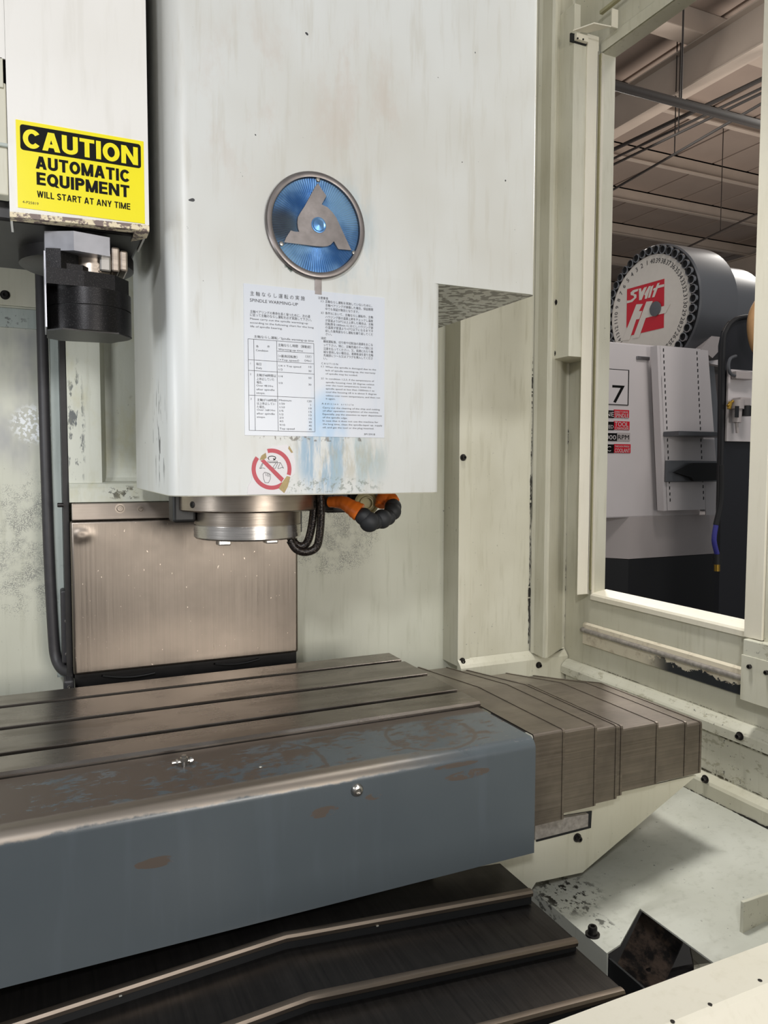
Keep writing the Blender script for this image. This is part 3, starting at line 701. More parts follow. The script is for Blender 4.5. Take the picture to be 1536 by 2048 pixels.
# ================================================================== work table
TX0, TX1 = -.55, .76
tb_ = thing('work_table', 'long steel T-slot table with worn blue-grey front guard', 'table', (.1, 1.4, .69))
slots = [(1.286, 1.302), (1.414, 1.431), (1.544, 1.560)]
prof = [(1.214, .80), (1.214, .8960), (1.2185, .90)]
for a, b in slots:
    prof += [(a-.001, .90), (a, .899), (a, .880), (a-.008, .880), (a-.008, .866), (b+.008, .866), (b+.008, .880), (b, .880), (b, .899), (b+.001, .90)]
prof += [(1.6285, .90), (1.63, .8985), (1.63, .80)]
bm = B(); prism(bm, [(TX0, a, b) for a, b in prof], (TX1-TX0, 0, 0)); tt = finish('table_top', bm, M['table'], tb_)
for k, (a, b) in enumerate(slots):   # black filler, paints the depth shade of the slots
    bm = B(); box(bm, TX0, TX1-.02, a+.0002, b-.0002, .8662, .888); finish('slot_shade', bm, M['void'], tb_)
R_ = .018; YF = 1.027
pp = [(1.210, .892)]
pp += [(YF+R_-R_*math.sin(a), .892-R_+R_*math.cos(a)) for a in [i*math.pi/2/7 for i in range(8)]]
pp += [(YF, .694), (YF+.004, .694)]
pp += [(YF+.004+(R_-.004)*(1-math.cos(a)), .892-R_+(R_-.004)*math.sin(a)) for a in [i*math.pi/2/5 for i in range(6)]]
pp += [(1.206, .888), (1.206, .85), (1.210, .85)]
bm = B(); prism(bm, [(TX0, a, b) for a, b in pp], (.752-TX0, 0, 0))
prism(bm, [(.752, a, b) for a, b in pp[1:10]]+[(.752, 1.06, .694), (.752, 1.06, .888)], (.0005, 0, 0))
ap = finish('front_guard', bm, M['apron'], tb_, True); ap['label'] = 'blue-grey painted guard worn to metal along its rounded edge'
bm = B(); p = PY(714, 1580, YF); lathe(bm, p, (0, -1, 0), [(.010, 0), (.010, .001), (.0075, .005), (.0045, .006), (.004, .003), (0, .003)], 20); finish('button_screw', bm, M['screw'], ap, True)
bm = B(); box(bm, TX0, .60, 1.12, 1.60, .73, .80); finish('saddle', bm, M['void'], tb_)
# small clamp fitting lying on the guard
p = PZ(368, 1532, .892)
fit = thing('clamp_fitting', 'tiny bright nut and bolt fitting standing on the blue-grey table guard', 'bolt', tuple(p))
bm = B(); cyl(bm, p, p+Vector((0, 0, .012)), .0035, 12); finish('stem', bm, M['screw'], fit, True)
bm = B(); lathe(bm, p+Vector((0, 0, .008)), (0, 0, 1), [(.0065, 0), (.0065, .005), (.004, .0055), (.004, .009), (0, .009)], 6); finish('nut', bm, M['screw'], fit)
bm = B(); cyl(bm, p+Vector((-.018, .0, .0075)), p+Vector((.014, 0, .0075)), .0028, 10); finish('cross_bolt', bm, M['screw'], fit, True)
bm = B(); lathe(bm, p+Vector((.008, 0, .0075)), (1, 0, 0), [(.006, 0), (.006, .004), (0, .004)], 12); lathe(bm, p+Vector((-.012, 0, .0075)), (1, 0, 0), [(.005, 0), (.005, .003), (0, .003)], 6); finish('washer', bm, M['screw'], fit)
chips = [((521, 1536), .892, 'pale chip lying on the worn top of the table guard')]
for q, z_, lb in chips:
    p = PZ(*q, z_); bm = B(); r = bmesh.ops.create_icosphere(bm, subdivisions=1, radius=.0022)['verts']
    for v in r: v.co = Vector((v.co.x*1.2, v.co.y, v.co.z*.7))+p+Vector((0, 0, .0015))
    tag(finish('metal_chip', bm, M['chip']), lb, 'chip')
for q, z_, lb in (((241, 1992), .666, 'bright sliver of metal on the uppermost cover lip, left of its bend'), ((632, 1867), .664, 'tiny bright chip just below the upper cover lip, right of its bend'), ((755, 1852), .660, 'tiny bright chip under the blue-grey guard, middle of the upper cover lip'), ((998, 1808), .632, 'bright chip beside the right end of the upper cover lip'), ((1008, 1901), .624, 'bright chip at the right end of the second cover lip')):
    p = PZ(*q, z_); bm = B(); box(bm, p.x-.0018, p.x+.0018, p.y-.0007, p.y+.0007, p.z-.0005, p.z+.0008); tag(finish('metal_chip', bm, M['chip']), lb, 'chip')
# ================================================================== column with stainless way cover
xc0, xc1 = PY(139, 1000, 1.71).x, PY(596, 1045, 1.70).x
cl = thing('column', 'cream painted column casting behind the spindle with stainless cover', 'column', ((xc0+xc1)/2, 1.78, .85))
zc1 = PY(200, 1004, 1.71).z
bm = B()
zl2 = PY(200, 965, 1.71).z
# casting: lower ledge, hollow fillet, recessed face with left rib
prof = [(1.71, zc1), (1.71, zl2-.012), (1.716, zl2-.003), (1.724, zl2), (1.745, zl2+.002), (1.752, zl2+.010), (1.755, zl2+.03), (1.755, 2.75), (YW-.002, 2.75), (YW-.002, zc1)]
prism(bm, [(xc0, a, b) for a, b in prof], (.55-xc0, 0, 0))
xr1 = PY(212, 800, 1.735).x
prism(bm, [(xc0, 1.722, zl2-.002), (xr1-.012, 1.722, zl2-.002), (xr1, 1.756, zl2-.002), (xc0, 1.756, zl2-.002)], (0, 0, 2.75-zl2))
finish('casting', bm, M['cast'], cl)
bm = B(); box(bm, xc0-.012, xc0-.001, 1.73, YW-.002, .88, 2.75); finish('side_seal', bm, M['dark'], cl)
bm = B(); box(bm, xc0-.030, xc0-.0125, 1.80, YW-.0125, .88, 2.75); finish('side_strip', bm, M['side'], cl)
# stainless top strip and apron panel
z_a, z_b = PY(200, 1006, 1.70).z, PY(200, 1040, 1.70).z
bm = B(); box(bm, PY(143, 1010, 1.70).x, xc1-.002, 1.698, 1.712, z_b, z_a, .002); st = finish('clamp_strip', bm, M['strip'], cl)
bolt(st, PY(240, 1017, 1.698), (0, -1, 0), .0085, .005, 'nose', 'screw'); bolt(st, PY(281, 1018, 1.698), (0, -1, 0), .006, .005, 'nose', 'screw')
z_c = PY(150, 1352, 1.70).z
bm = B(); box(bm, xc0+.0, xc1, 1.7005, 1.735, z_c, z_b-.001, .006, 4); sp_ = finish('stainless_panel', bm, M['stain'], cl, True); sp_['label'] = 'brushed stainless sheet panel with a dent at its upper left corner'
# front skin with the dent pressed into its upper left corner
bm = B(); dp = PY(163, 1070, 1.70); nx_, nz_ = 90, 70; gv = []
for i in range(nx_+1):
    for j in range(nz_+1):
        fx = (i/nx_)**1.6; fz = 1-(1-j/nz_)**1.6
        x = xc0+.006+(xc1-xc0-.012)*fx; z = z_c+.006+(z_b-.001-z_c-.012)*fz
        rr2 = ((x-dp.x)/.016)**2+((z-dp.z)/.011)**2
        gv.append(bm.verts.new((x, 1.7002-.0042*math.exp(-rr2)+.0018*math.exp(-rr2*3.5)-.0007*math.exp(-(((x-dp.x)/.10)**2+((z-dp.z)/.05)**2)), z)))
for i in range(nx_):
    for j in range(nz_):
        k = i*(nz_+1)+j; bm.faces.new((gv[k], gv[k+nz_+1], gv[k+nz_+2], gv[k+1]))
finish('dented_skin', bm, M['stain'], sp_, True)
bolt(cl, PY(127, 1010, 1.72), (-1, 0, 0), .006, .012, 'bolt', 'screw', washer=False)
# black side bar with two screws, lower seal box, way beneath the panel
bm = B(); pa = PY(121, 1181, 1.76); pb = PY(137, 1326, 1.76); box(bm, pa.x, pb.x, 1.755, 1.80, pb.z, pa.z, .004); sb = finish('side_bar', bm, M['hose'], cl)
for q in ((133, 1242), (134, 1308)): bolt(sb, PY(*q, 1.755), (0, -1, 0), .005, .003, 'screw', 'screw', washer=False)
bm = B(); pa = PY(127, 1361, 1.70); pb = PY(149, 1400, 1.70); box(bm, pa.x, pb.x, 1.695, 1.74, pb.z, pa.z, .005); lb_ = finish('seal_block', bm, M['hose'], cl)
bolt(lb_, PY(138, 1374, 1.695), (0, -1, 0), .004, .003, 'screw', 'screw', washer=False)
bm = B(); box(bm, PY(150, 1360, 1.73).x, PY(594, 1330, 1.73).x, 1.735, 1.80, .70, z_c+.02); finish('way_gap', bm, M['dark'], cl)
bm = B()
for q0, q1, dz in (((205, 1352), (310, 1346), .004), ((430, 1328), (520, 1318), .004)):
    a = PY(*q0, 1.728); b = PY(*q1, 1.728); n = 10
    tube(bm, [a.lerp(b, i/n)-Vector((0, 0, .006*math.sin(math.pi*i/n))) for i in range(n+1)], .0022, 6)
finish('sagging_seal', bm, M['black'], cl)
# lubrication pipe on the left
P_ = [PY(*q, y) for q, y in (((78, 300), 1.80), ((80, 480), 1.80), ((84, 640), 1.80), ((88, 800), 1.80), ((93, 960), 1.80), ((99, 1130), 1.80), ((107, 1275), 1.80), ((112, 1315), 1.795), ((122, 1335), 1.78), ((135, 1343), 1.765), ((150, 1345), 1.75))]
bm = B(); tube(bm, smoothpath(P_, 5), .0118, 14)
tag(finish('lubrication_hose', bm, M['hose'], None, True), 'dark rubber hose running down the left wall and bending under the steel panel', 'hose')
# ================================================================== spindle head
HX0, HX1, HX2 = .188, PY(882, 800, 1.2).x, PY(1076, 300, 1.2).x
HY0, HY1 = 1.20, 1.65
HZ0 = PY(620, 988, 1.2).z; HZ1 = 1.6725
hd = thing('spindle_head', 'large light grey spindle head housing with round blue badge and notice', 'spindle head', (.42, 1.4, HZ0-.1))
bm = B()
low = rounded([(HX0, HY1), (HX0, HY0), (HX1, HY0), (HX1, HY1)], 0, 6, {1: .034, 2: .016})
prism(bm, [(x, y, HZ0) for x, y in low], (0, 0, HZ1-HZ0))
upp = rounded([(HX0, HY1), (HX0, HY0), (HX2, HY0), (HX2, HY1)], 0, 6, {1: .034, 2: .014})
prism(bm, [(x, y, HZ1) for x, y in upp], (0, 0, 2.75-HZ1))
hc = finish('head_cover', bm, M['head'], hd, True)
# beaded edge at the bottom
bm = B(); prism(bm, [(x, y, HZ0-.0015) for x, y in rounded([(HX0+.002, HY1), (HX0+.002, HY0+.002), (HX1-.002, HY0+.002), (HX1-.002, HY1)], 0, 6, {1: .033, 2: .015})], (0, 0, .0014)); finish('hem', bm, M['panel'], hd)
# badge
yB = HY0
bc = PY(634, 450, yB-.008); RB = (PY(637, 343, yB-.008).z-PY(630, 556, yB-.008).z)/2
bc.y = yB
bd = None
bm = B(); lathe(bm, bc, (0, -1, 0), [(RB, 0), (RB, .006), (RB-.002, .0088), (RB-.006, .0095), (RB-.0095, .0085), (RB-.0105, .004), (RB-.0105, .003), (0, .003)], 72)
bd = finish('badge', bm, M['ring'], hd, True)
bm = B(); n = 110; r1, r2 = .012, RB-.0108; c0 = bc+Vector((0, -.0035, 0))
ring = []
for i in range(2*n):
    a = math.pi*i/n; dy = -.0013 if i % 2 else 0
    ring.append((bm.verts.new(c0+Vector((r1*math.cos(a), dy*.4, r1*math.sin(a)))), bm.verts.new(c0+Vector((r2*math.cos(a), dy, r2*math.sin(a))))))
for i in range(2*n):
    A, C = ring[i], ring[(i+1) % (2*n)]; bm.faces.new((A[0], A[1], C[1], C[0]))
finish('fluted_disc', bm, M['foil'], bd)
tri = [(775, 285), (820, 360), (862, 415), (877, 440), (820, 545), (890, 580), (950, 640), (1000, 710), (1185, 1108), (1028, 1095), (1010, 1070), (970, 998), (930, 1040), (890, 1058), (840, 1064), (760, 1060), (360, 1010), (385, 950), (440, 865), (490, 880), (545, 882), (530, 840), (522, 770), (530, 700), (560, 645), (610, 570), (740, 330)]
bm = B(); pts = []
for X_, Y_ in tri:
    q = PY(510+X_/6.144, 320+Y_/6.144, yB-.0075); pts.append((q.x, yB-.0075, q.z))
prism(bm, pts, (0, .004, 0)); finish('emblem', bm, M['badge'], bd)
bm = B(); cc = PY(510+782/6.144, 320+800/6.144, yB-.0075); lathe(bm, (cc.x, yB-.0076, cc.z), (0, -1, 0), [(.0125, 0), (.0125, .0012), (.011, .0014), (.009, .0006), (0, .002)], 32); finish('boss', bm, M['foil'], bd)
for X_, Y_ in ((775, 237), (325, 1028), (1218, 1140)):
    q = PY(510+X_/6.144, 320+Y_/6.144, yB-.006); q.y = yB-.0045; bm = B(); lathe(bm, q, (0, -1, 0), [(.004, 0), (.004, .0015), (.0028, .0026), (0, .003)], 14)
    sc_ = finish('screw', bm, M['screw'], bd, True)
bm = B(); a = PY(629, 558, yB); b = PY(643, 590, yB); box(bm, a.x, b.x, yB-.0015, yB, b.z, a.z, .0005); finish('stem_tab', bm, M['badge'], hd)
# notice plate
yN = HY0-.0012
c_ = [PY(486, 565, yN), PY(770, 597, yN), PY(768, 877, yN), PY(491, 869, yN)]
nx0, nx1 = (c_[0].x+c_[3].x)/2, (c_[1].x+c_[2].x)/2; nz1, nz0 = (c_[0].z+c_[1].z)/2, (c_[2].z+c_[3].z)/2
bm = B(); box(bm, nx0, nx1, yN, HY0+.0002, nz0, nz1); nt = finish('notice', bm, M['notice'], hd)
nt['label'] = 'white spindle warming-up notice printed in Japanese and English'
def npt(X_, Y_, y=yN-.0003): return PY(470+X_/4.8, 550+Y_/4.8, y)
LT = [
 ("主 軸 な ら し 運 転 の 実 施", 145, 190, 670, 36, .0), ("SPINDLE WARMING-UP", 143, 252, 605, 33, .0),
 ("主軸ベアリングの寿命を長く保つために、次の通", 145, 358, 720, 24, 0), ("に従って主軸のならし運転を必ず実施して下さい。", 145, 390, 735, 24, 0),
 ("Please carry out the spindle warming-up", 145, 424, 700, 19, .01), ("according to the following chart for the long", 145, 461, 755, 19, .01), ("life of spindle bearing.", 148, 497, 455, 19, .01),
 ("主軸ならし運転／Spindle warming-up time", 183, 598, 755, 22, 0),
 ("条", 203, 692, 227, 20, 0), ("件", 310, 695, 334, 20, 0), ("Condition", 201, 728, 317, 20, 0),
 ("主軸ならし時間 （稼動前）", 414, 680, 730, 24, 0), ("Warming-up time", 416, 718, 652, 19, 0),
 ("（×最高回転数）", 414, 785, 600, 22, 0), ("（分）", 676, 790, 732, 22, 0), ("（×Top speed）", 414, 818, 615, 19, 0), ("（Min）", 668, 828, 732, 19, 0),
 ("1", 148, 855, 157, 19, 0), ("毎日", 204, 862, 252, 22, 0), ("Daily", 204, 898, 260, 19, 0), ("1/4 × Top speed", 420, 876, 634, 19, 0), ("10", 706, 888, 733, 19, 0), ("1/2", 420, 912, 457, 19, 0), ("30", 706, 928, 733, 19, 0),
 ("2", 145, 958, 162, 19, 0), ("主軸が48時間以", 206, 968, 395, 22, 0), ("上休止していた", 208, 1004, 377, 22, 0), ("場合。", 208, 1038, 262, 22, 0), ("Over 48 Hrs", 206, 1066, 366, 19, .01), ("after spindle", 206, 1103, 380, 19, .01), ("stops.", 206, 1137, 290, 19, .01),
 ("1/4", 420, 978, 458, 19, 0), ("50", 706, 994, 733, 19, 0), ("1/2", 422, 1042, 458, 19, 0), ("30", 706, 1058, 733, 19, 0),
 ("3", 150, 1195, 167, 19, 0), ("主軸が168時間", 211, 1206, 398, 22, 0), ("以上休止してい", 211, 1240, 386, 22, 0), ("た場合。", 211, 1274, 290, 22, 0), ("Over 168 Hrs", 211, 1300, 386, 19, .01), ("after spindle", 209, 1335, 382, 19, .01), ("stops.", 210, 1368, 293, 19, .01),
 ("Minimum", 424, 1208, 542, 19, 0), ("120", 694, 1218, 735, 19, 0), ("1/20", 426, 1241, 478, 19, 0), ("5", 722, 1254, 736, 19, 0), ("1/10", 427, 1275, 478, 19, 0), ("10", 708, 1287, 736, 19, 0), ("1/5", 427, 1309, 465, 19, 0), ("15", 708, 1320, 736, 19, 0),
 ("1/2", 427, 1343, 465, 19, 0), ("15", 709, 1353, 736, 19, 0), ("2/3", 427, 1376, 465, 19, 0), ("15", 709, 1387, 736, 19, 0), ("4/5", 427, 1410, 465, 19, 0), ("30", 709, 1420, 737, 19, 0), ("9/10", 428, 1445, 480, 19, 0), ("45", 709, 1453, 737, 19, 0), ("Top speed", 428, 1480, 572, 19, 0), ("45", 709, 1487, 737, 19, 0),
 ("注意事項", 797, 226, 893, 22, 0), ("1）", 826, 258, 850, 18, 0), ("主軸ならし運転を実施していないために、", 866, 262, 1316, 22, 0), ("主軸ベアリングが損傷した場合、保証期間", 868, 298, 1325, 22, 0), ("中でも保証が無効となります。", 868, 333, 1190, 22, 0),
 ("2）", 824, 368, 850, 18, 0), ("条件3において、主軸ならし運転中、主軸", 866, 374, 1325, 22, 0), ("ハウジング部の温度上昇をチェックし温度", 868, 410, 1325, 22, 0), ("が室温より20℃以上上昇した場合は、主軸", 868, 444, 1326, 22, 0), ("回転数を1000min-1におとしハウジング部", 868, 478, 1326, 22, 0), ("の温度が室温より+5℃以下になるまで冷", 868, 510, 1326, 22, 0), ("却した後再度ならし運転を繰り返してくだ", 868, 544, 1324, 22, 0), ("さい。", 870, 574, 930, 20, 0),
 ("追記", 826, 612, 874, 20, 0), ("機械運転後、切り粉や切削油の清掃をおこな", 848, 645, 1324, 22, 0), ("って下さい。特に、主軸先端のテーパ部には", 850, 680, 1325, 22, 0), ("注意を払ってください。又、長期にわたり機", 850, 714, 1326, 22, 0), ("械を使用しない場合は、清掃後油を塗り主軸", 850, 747, 1326, 22, 0), ("先端部にツール又はプラグを挿入してくださ", 850, 779, 1322, 22, 0), ("い。", 850, 808, 885, 20, 0),
 ("C A U T I O N", 829, 854, 988, 19, .01), ("1）", 828, 884, 852, 17, 0), ("When the spindle is damaged due to the", 868, 886, 1354, 17, .01), ("lack of spindle warming-up, the warranty", 868, 920, 1348, 17, .01), ("of spindle may be voided.", 870, 952, 1178, 17, .01),
 ("2）", 826, 998, 852, 17, 0), ("In condition 1,2,3, if the temperature of", 872, 1000, 1335, 17, .01), ("spindle housing rises 20 degree celsius", 872, 1034, 1336, 17, .01), ("over the room temperature, lower the", 872, 1064, 1308, 17, .01), ("spindle speed at less than 1000min-1 to", 872, 1096, 1338, 17, .01), ("cool the housing till it is about 5 degree", 872, 1128, 1358, 17, .01), ("celsius over room temperature, and then run", 872, 1162, 1392, 17, .01), ("it again.", 872, 1192, 965, 17, .01),
 ("A d d i t i o n   a r t i c l e", 832, 1240, 1138, 18, .01), ("Carry out the cleaning of the chip and cutting", 842, 1278, 1390, 17, .01), ("oil after operation completion of the machine.", 842, 1308, 1380, 17, .01), ("Especially, pay the attention to taper department", 842, 1340, 1410, 17, .01), ("of the spindle edge.", 842, 1372, 1080, 17, .01), ("In case that it does not use the machine for", 842, 1404, 1375, 17, .01), ("the long time, clean the spindle-taper up, supply", 842, 1436, 1414, 17, .01), ("oil, and get the tool or the plug inserted.", 842, 1468, 1334, 17, .01), ("3P15918", 1238, 1535, 1344, 19, 0)]
bm = B()
for s_, X_, Y_, X2_, H_, bo in LT:
    a = npt(X_, Y_+2); b = npt(X2_, Y_+2); h = npt(X_, Y_+2-H_)
    put_text(bm, s_, a, (1, 0, 0), (0, 0, 1), None if len(s_) == 1 and ord(s_) < 128 else b.x-a.x, (h.z-a.z)*.95, 0)
flat('lettering', bm, M['grey_ink'], nt)
def line(bm, a, b, w_, y):
    a, b = Vector((a.x, y, a.z)), Vector((b.x, y, b.z)); d = (b-a).normalized(); n_ = Vector((-d.z, 0, d.x))*w_/2
    vs = [bm.verts.new(v) for v in (a+n_, b+n_, b-n_, a-n_)]; bm.faces.new(vs)
bm = B()
for a, b in (((125, 612), (757, 658)), ((405, 730), (757, 753)), ((128, 812), (757, 853)), ((130, 915), (760, 952)), ((133, 1153), (762, 1182)), ((137, 1492), (768, 1505)),
             ((125, 612), (137, 1492)), ((757, 658), (768, 1505)), ((180, 617), (195, 1495)), ((400, 632), (415, 1497))):
    line(bm, npt(*a), npt(*b), .0006, yN-.0003)
flat('ruled_table', bm, M['grey_ink'], nt)
# torn prohibition sticker
yS = HY0-.0008
def spt(X_, Y_, y=yS): q = PY(470+X_/7.314, 870+Y_/7.314, y); return Vector((q.x, y, q.z))
bm = B(); prism(bm, [spt(*q) for q in ((180, 870), (190, 760), (250, 640), (232, 560), (245, 430), (330, 380), (360, 330), (455, 235), (530, 170), (760, 140), (850, 260), (882, 400), (875, 560), (800, 640), (760, 840), (720, 868))], (0, .0006, 0))
sk = finish('warning_sticker', bm, M['paper'], hd); sk['label'] = 'torn round no-hands sticker with red ring and slash'
sc0 = spt(538, 500, yS-.0003); rx = (spt(830, 500).x-spt(248, 500).x)/2; rz = (spt(538, 200).z-spt(538, 803).z)/2
bm = B(); yy = yS-.0003
def arc(a0, a1, ro, ri, n=40):
    vs = []
    for i in range(n+1):
        a = math.radians(a0+(a1-a0)*i/n)
        vs.append((bm.verts.new(sc0+Vector((rx*ro*math.cos(a), 0, rz*ro*math.sin(a)))), bm.verts.new(sc0+Vector((rx*ri*math.cos(a), 0, rz*ri*math.sin(a))))))
    for A, C in zip(vs, vs[1:]): bm.faces.new((A[0], A[1], C[1], C[0]))
arc(-18, 103, 1, .80); arc(142, 308, 1, .80)
q = [spt(*p, yy-.0001) for p in ((372, 375), (430, 358), (716, 635), (680, 690))]; bm.faces.new([bm.verts.new(v) for v in q])
flat('red_ring', bm, M['red'], sk)
bm = B()
def poly(pts, w_=.00055):
    for a, b in zip(pts, pts[1:]): line(bm, spt(*a), spt(*b), w_, yy)
poly([(500, 362), (482, 335), (500, 315), (540, 308), (585, 318), (598, 338), (575, 358)], .0011); poly([(556, 345), (590, 358), (560, 366)], .0012)
poly([(470, 382), (618, 382), (618, 402), (470, 402)]); poly([(400, 410), (360, 490), (380, 490), (410, 415)]); poly([(360, 490), (410, 480), (440, 492)])
poly([(600, 408), (550, 480), (590, 490), (625, 410)]); poly([(660, 408), (625, 490), (650, 490), (690, 470), (710, 488), (665, 405), (500, 405)])
poly([(440, 698), (418, 640), (410, 570), (425, 560), (428, 545), (450, 545), (455, 600)]); poly([(455, 550), (478, 555), (480, 610)]); poly([(480, 560), (500, 562), (498, 612)]); poly([(500, 570), (520, 575), (518, 640), (490, 698), (440, 698)])
flat('pictogram', bm, M['ink'], sk)
for pq in (((360, 365), (390, 300), (450, 258), (462, 330), (425, 360)), ((640, 780), (700, 680), (760, 600), (810, 612), (770, 760), (720, 850)), ((778, 195), (795, 160), (850, 255), (825, 262))):
    bm = B(); prism(bm, [spt(*q, yy-.0003) for q in pq], (0, .0004, 0)); flat('torn_patch', bm, M['tornpaper'], sk)
# spindle nose
sx, sy = .364, 1.42
zt3 = HZ0+.01
f0 = PY(495, 1040, sy-.13).z
zn0 = PY(420, 1083, sy-.10).z+.0; 
bm = B(); lathe(bm, (sx, sy, 0), (0, 0, 1), [(.128, PY(495, 1027, sy-.128).z), (.133, PY(495, 1024, sy-.133).z), (.133, zt3)], 72); sf = finish('spindle_flange', bm, M['nose'], hd, True)
zfl = PY(495, 1027, sy-.128).z
zsm = PY(495, 1055, sy-.10).z; znb = PY(495, 1085, sy-.10).z
bm = B(); lathe(bm, (sx, sy, 0), (0, 0, 1), [(.100, zsm+.0006), (.1005, zfl)], 72); finish('nose_ring', bm, M['nose'], hd, True)
bm = B(); lathe(bm, (sx, sy, 0), (0, 0, 1), [(.03, znb+.03), (.045, znb+.001), (.090, znb), (.098, znb+.001), (.1005, znb+.004), (.1005, zsm-.0006), (.098, zsm-.0006), (.098, zsm+.001)], 72); finish('spindle_nose', bm, M['nose2'], hd, True)
for X_ in (447, 541):
    a = PY(X_, 1090, sy-.02); bm = B(); box(bm, a.x-.012, a.x+.012, sy-.032, sy-.008, znb-.011, znb+.01, .002); finish('drive_key', bm, M['nose2'], hd)
for X_, Y_ in ((375, 1010), (613, 1008)):
    p = PY(X_, Y_, sy-.07); d = Vector((p.x-sx, -.07, 0)).normalized(); c__ = Vector((sx, sy, p.z))+d*.1325
    bolt(sf, c__, d, .0075, .0015, 'bolt', 'screw', washer=False)
for X0_, X1_, Yt, Yb, yy_ in ((345, 393, 985, 1045, 1.40),):
    a = PY(X0_, Yt, yy_); b = PY(X1_, Yb, yy_); bm = B(); box(bm, a.x, b.x, yy_, yy_+.05, b.z, HZ0+.002, .006, 3); finish('nozzle_block', bm, M['black'], hd)
a = PY(596, 1020, 1.46); b = PY(604, 1064, 1.46); bm = B(); box(bm, a.x-.03, b.x, 1.46, 1.48, b.z, HZ0+.002, .001); finish('stop_bar', bm, M['black'], hd)
a = PY(622, 985, 1.38); b = PY(668, 1022, 1.38); bm = B(); box(bm, a.x, b.x+.0, 1.38, 1.46, b.z, HZ0+.002, .003); box(bm, b.x-.01, PY(700, 1010, 1.38).x, 1.39, 1.45, PY(690, 1025, 1.39).z, HZ0+.002, .002); finish('manifold', bm, M['dark'], hd)
a = PY(700, 985, 1.40); bm = B(); box(bm, a.x, PY(768, 1000, 1.40).x, 1.40, 1.46, PY(700, 1012, 1.40).z, HZ0+.002, .003); finish('manifold', bm, M['black'], hd)
# ring fitting
p = PY(733, 1006, 1.375); nd = (-.35, -1, 0)
bm = B(); lathe(bm, p, nd, [(.024, 0), (.024, .006), (.020, .008), (.017, .004), (.014, .004), (.013, .009), (.011, .009), (.010, .002), (0, .002)], 32); finish('ring_fitting', bm, M['gasket'], hd, True)
# braided cable loop
cb_ = thing('braided_cable', 'dark braided cable loop hanging right of the spindle nose', 'cable', tuple(PY(605, 1108, 1.34)))
for off, pts in ((0, ((640, 985), (642, 1025), (639, 1070), (632, 1095), (612, 1104), (592, 1098), (580, 1080))), (1, ((627, 985), (627, 1025), (621, 1065), (612, 1088), (598, 1092), (586, 1082), (574, 1066)))):
    bm = B(); tube(bm, smoothpath([PY(*q, 1.345+.012*off+.004*i) for i, q in enumerate(pts)], 6), .0078, 12); finish('strand', bm, M['braid'], cb_, True)
# segmented coolant hose: orange ends, black ball joints
ch_ = thing('coolant_hose', 'segmented coolant hose with orange tips and black ball joints', 'hose', tuple(PY(740, 1062, 1.28)))
PO = [PY(*q, y) for q, y in (((660, 1004), 1.35), ((675, 1004), 1.335), ((688, 1006), 1.32), ((700, 1013), 1.305), ((711, 1020), 1.295), ((719, 1025), 1.29))]
bm = B(); tube(bm, smoothpath(PO, 4), .01, 16, [(.0105, .0115, .0125, .0135, .0145, .0165, .0175)[min(6, int(i*7/21))] for i in range(21)]); finish('orange_nozzle', bm, M['orange'], ch_, True)
for (q, y, r) in (((727, 1033), 1.285, .0165), ((739, 1044), 1.28, .0190), ((751, 1043), 1.285, .0150), ((764, 1038), 1.29, .0185), ((776, 1035), 1.30, .0150), ((785, 1023), 1.31, .0170), ((786, 1014), 1.32, .0165)):
    bm = B(); r_ = bmesh.ops.create_uvsphere(bm, u_segments=20, v_segments=12, radius=r)['verts']
    for v in r_: v.co += PY(*q, y)
    finish('ball_joint', bm, M['matte'], ch_, True)
bm = B(); tube(bm, smoothpath([PY(*q, y) for q, y in (((787, 1004), 1.325), ((781, 996), 1.335), ((768, 992), 1.345), ((762, 1010), 1.36))], 4), .0125, 14); finish('orange_elbow', bm, M['orange'], ch_, True)
bm = B(); cyl(bm, PY(760, 1012, 1.35), PY(766, 985, 1.36), .010, 16); finish('orange_elbow', bm, M['orange'], ch_, True)
# ================================================================== tool changer, upper left
tc = thing('tool_changer', 'white tool changer housing with yellow caution sign above black gripper', 'tool changer', (.06, 1.4, 1.53))
cy = 1.20
cx0, cx1 = PY(16, 300, cy).x, PY(296, 300, cy).x; cz = PY(150, 446, cy).z; 
zl_, zr_2 = PY(50, 436, cy).z, PY(296, 460, cy).z
bm = B(); prism(bm, [(cx0, cy, zl_), (cx1, cy, zr_2), (cx1, cy, 2.75), (cx0, cy, 2.75)], (0, .003, 0)); prism(bm, [(cx1-.003, cy+.003, zr_2), (cx1-.003, cy+.13, zr_2), (cx1-.003, cy+.13, 2.75), (cx1-.003, cy+.003, 2.75)], (.003, 0, 0)); prism(bm, [(cx0, cy+.003, zl_), (cx0, cy+.08, zl_), (cx0, cy+.08, 2.75), (cx0, cy+.003, 2.75)], (.003, 0, 0))
zn_ = PY(10, 118, cy).z; box(bm, -.35, cx0-.0003, cy, cy+.003, zn_, 2.75)
fc = finish('front_cover', bm, M['atc'], tc)
bm = B(); prism(bm, [(cx0, cy-.001, zl_-.001), (cx1, cy-.001, zr_2-.001), (cx1, cy-.001, zr_2+.007), (cx0, cy-.001, zl_+.006)], (0, .02, 0)); prism(bm, [(cx1-.02, cy, zr_2-.002), (cx1, cy, zr_2-.002), (cx1, cy+.03, zr_2-.004), (cx1-.02, cy+.06, zr_2-.004)], (0, 0, .003)); finish('flaking_edge', bm, M['flake'], fc)
